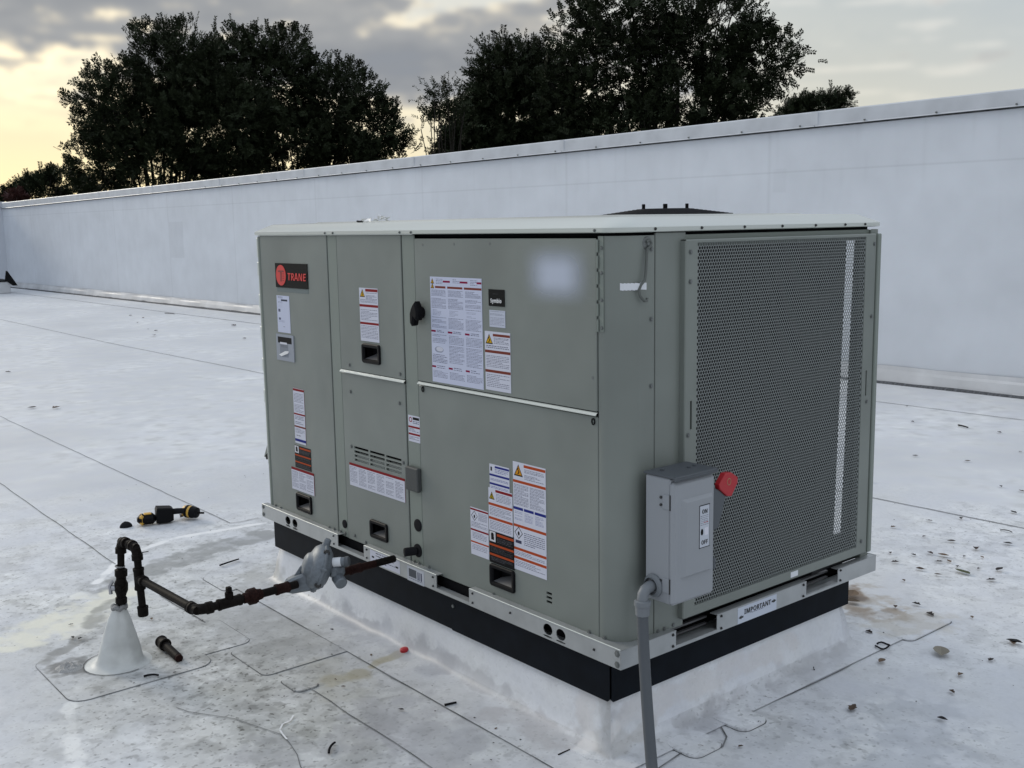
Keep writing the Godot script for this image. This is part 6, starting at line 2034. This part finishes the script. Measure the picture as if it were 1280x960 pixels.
func tree(called: String, label: String, base: Vector3, tr: float, lobes: Array, count: int, sm: ArrayMesh, sd: int, gap: float, scale_leaf := 1.0, spikes := 0) -> void:
	var o := thing(called, label, "tree", base)
	var r := RandomNumberGenerator.new()
	r.seed = sd
	var fork := base + Vector3(0, 0.45 * (lobes[0][1] - base.y), 0)
	var b := MB.new()
	var pts := []
	for k in 6: pts.append(Vector3(sin(k * 1.3) * 0.08, (fork.y - base.y) * k / 5.0, cos(k * 1.7) * 0.08) )
	b.tube(pts, tr, tr * 0.7, 10)
	part(o, "trunk", b, M.bark)
	var f := noise(0.85, sd + 1, 3)
	var f2 := noise(2.4, sd + 2, 2)
	var spots := []
	var total := 0.0
	for lb in lobes: total += lb[3] * lb[4] * lb[3]
	b = MB.new()
	for lb in lobes:
		var c := Vector3(lb[0], lb[1], lb[2]) - base
		var st := pts[5] as Vector3
		for j in 5:
			var e := c + Vector3(r.randf_range(-0.8, 0.8) * lb[3], r.randf_range(0.0, 0.85) * lb[4], r.randf_range(-0.8, 0.8) * lb[3])
			var m := st.lerp(e, 0.5) + Vector3(r.randf_range(-0.3, 0.3), r.randf_range(-0.1, 0.5), r.randf_range(-0.3, 0.3))
			var pth := []
			for i in 8:
				var t := i / 7.0
				pth.append(st.lerp(m, t).lerp(m.lerp(e, t), t))
			b.tube(pth, tr * (0.45 if j == 0 else 0.25), 0.012, 6, false)
		var n := int(count * lb[3] * lb[4] * lb[3] / total)
		var made := 0
		var tries := 0
		while made < n and tries < n * 6:
			tries += 1
			var d := Vector3(r.randfn(), r.randfn(), r.randfn()).normalized()
			var rad := pow(r.randf(), 0.42) if r.randf() > 0.05 else r.randf_range(0.93, 1.02)
			var lump := 1.0 + 0.42 * f.get_noise_3d(d.x * 1.7 + lb[0], d.y * 1.7, d.z * 1.7 + lb[2])
			var p := c + d * rad * lump * Vector3(lb[3], lb[4], lb[3])
			var w := p + base
			var open_low := 0.22 * smoothstep(6.0, 3.2, w.y)
			if f.get_noise_3d(w.x, w.y, w.z) + 0.65 * f2.get_noise_3d(w.x, w.y, w.z) < gap + open_low: continue
			var up := (d * 0.8 + Vector3(r.randf_range(-0.8, 0.8), r.randf_range(-0.2, 0.9), r.randf_range(-0.8, 0.8))).normalized()
			spots.append([p, up])
			made += 1
	for k in spikes:   # upright shoots that break the outline
		var lb: Array = lobes[r.randi() % lobes.size()]
		var a := r.randf() * TAU
		var c := Vector3(lb[0], lb[1], lb[2]) - base + Vector3(cos(a) * lb[3] * r.randf() * 0.9, lb[4] * r.randf_range(0.55, 0.85), sin(a) * lb[3] * r.randf() * 0.9)
		var h := r.randf_range(0.3, 0.75)
		for i in 5: spots.append([c + Vector3(r.randf_range(-0.04, 0.04), -0.3 + h * i / 4.0, r.randf_range(-0.04, 0.04)), Vector3(r.randf_range(-0.35, 0.35), 1, r.randf_range(-0.35, 0.35)).normalized()])
	part(o, "limbs", b, M.bark)
	var mm := MultiMesh.new()
	mm.transform_format = MultiMesh.TRANSFORM_3D
	mm.use_colors = true
	mm.mesh = sm
	mm.instance_count = spots.size()
	for k in spots.size():
		var y: Vector3 = spots[k][1]
		var x := y.cross(Vector3(r.randfn(), r.randfn(), r.randfn())).normalized()
		var s := scale_leaf * r.randf_range(0.7, 1.25)
		mm.set_instance_transform(k, Transform3D(Basis(x * s, y * s, x.cross(y) * s), spots[k][0]))
		var g := r.randf_range(0.6, 1.35)
		mm.set_instance_color(k, Color(0.020 * g, 0.027 * g, 0.013 * g))
	var mi := MultiMeshInstance3D.new()
	mi.set_meta("kind", "stuff")
	mi.name = "crown"
	mi.multimesh = mm
	o.add_child(mi, true)


func build_trees() -> void:
	var lm := mat("foliage", Color.WHITE, 0.7)
	lm.vertex_color_use_as_albedo = true
	lm.metallic_specular = 0.25
	lm.cull_mode = BaseMaterial3D.CULL_DISABLED
	var pin := spray_mesh(1, 7, 0.115, 0.020, lm)
	var pin2 := spray_mesh(2, 6, 0.10, 0.027, lm)
	var small := spray_mesh(3, 6, 0.10, 0.020, lm)
	tree("broadleaf_tree", "dense dark broad tree behind the parapet, leftmost of the large crowns", Vector3(33.8, -6, 12.2), 0.32, [[34.8, 5.57, 11.39, 1.62, 1.49], [33.66, 6.85, 13.11, 1.76, 1.62], [32.7, 5.25, 13.86, 2.03, 1.49], [34.98, 3.9, 10.8, 1.22, 1.2], [33.78, 3.9, 12.28, 1.76, 1.2], [32.6, 3.5, 14.2, 1.3, 0.9]], 9500, pin, 301, -0.06, 1.0, 16)
	tree("broadleaf_tree", "dark tree with upright shoots behind the parapet, right part of the left crown", Vector3(32.6, -6, 17.0), 0.32, [[33.72, 7.0, 16.27, 2.1, 1.75], [31.95, 5.95, 18.11, 1.77, 1.45], [30.93, 4.94, 19.1, 1.09, 1.25], [32.73, 4.5, 16.87, 2.2, 1.2], [33.93, 3.6, 15.26, 1.5, 0.9], [31.39, 4.0, 18.35, 1.71, 0.9], [30.5, 3.9, 19.4, 0.9, 0.8]], 8200, pin2, 302, -0.03, 1.0, 34)
	tree("broadleaf_tree", "tallest tree behind the parapet, its crown cut by the top of the picture", Vector3(18.9, -6, 21.2), 0.34, [[19.92, 6.68, 20.12, 1.75, 1.9], [18.49, 6.76, 21.86, 1.8, 1.7], [17.33, 5.95, 23.08, 1.3, 1.05], [18.31, 4.97, 21.67, 2.0, 1.0], [20.51, 5.26, 19.11, 1.24, 1.2], [19.4, 4.3, 20.22, 2.0, 0.8], [17.9, 4.0, 22.2, 1.5, 0.7]], 8600, pin2, 303, 0.03, 0.9, 12)
	tree("broadleaf_tree", "lower dense tree just left of the tallest tree behind the parapet", Vector3(24.2, -6, 19.5), 0.28, [[24.1, 6.2, 19.77, 1.35, 1.05], [23.8, 5.04, 19.81, 1.74, 1.24], [24.54, 4.4, 18.8, 1.12, 0.9], [24.67, 4.0, 18.59, 1.24, 0.8], [23.3, 4.0, 20.3, 1.6, 0.8]], 7500, pin, 304, -0.12, 0.95, 8)
	tree("sparse_tree", "thin feathery tree with pale gaps between the two large crowns", Vector3(19.4, -6, 13.7), 0.045, [[19.53, 4.62, 13.77, 0.62, 0.42], [19.57, 3.85, 13.53, 0.55, 0.5], [19.3, 4.1, 14.0, 0.5, 0.4]], 330, small, 305, 0.0, 0.75, 2)
	tree("distant_tree", "small distant tree top just above the coping on the right", Vector3(26.9, -6, 40.2), 0.22, [[27.05, 6.6, 40.07, 1.3, 0.5], [26.5, 6.85, 40.7, 0.9, 0.42], [27.6, 6.3, 39.4, 0.9, 0.4]], 1100, pin, 306, -0.05, 1.0, 3)
	tree("distant_tree", "low far tree line crown at the left edge above the parapet", Vector3(46.2, -6, 11.2), 0.2, [[46.47, 3.0, 11.0, 1.2, 0.45], [45.74, 3.3, 11.95, 1.2, 0.6], [45.24, 3.5, 12.64, 1.1, 0.75]], 1700, pin, 307, -0.05, 1.0, 10)
	var rl := mat("red_foliage", Color(1, 0.62, 0.55), 0.7)
	rl.vertex_color_use_as_albedo = true
	rl.cull_mode = BaseMaterial3D.CULL_DISABLED
	tree("red_shrub", "small reddish shrub top at the far left above the parapet", Vector3(44.9, -6, 10.6), 0.08, [[44.9, 2.98, 10.62, 0.24, 0.2]], 110, spray_mesh(4, 5, 0.12, 0.03, mat_red()), 308, -0.4, 1.0, 0)


func mat_red() -> StandardMaterial3D:
	return mat("purple_leaf", lin(0.06, 0.018, 0.015), 0.7)


func _ready() -> void:
	setup_view()
	make_materials()
	build_roof()
	build_walls()
	build_curb()
	build_unit()
	build_disconnect()
	build_gas()
	build_tools()
	build_leaves()
	build_trees()
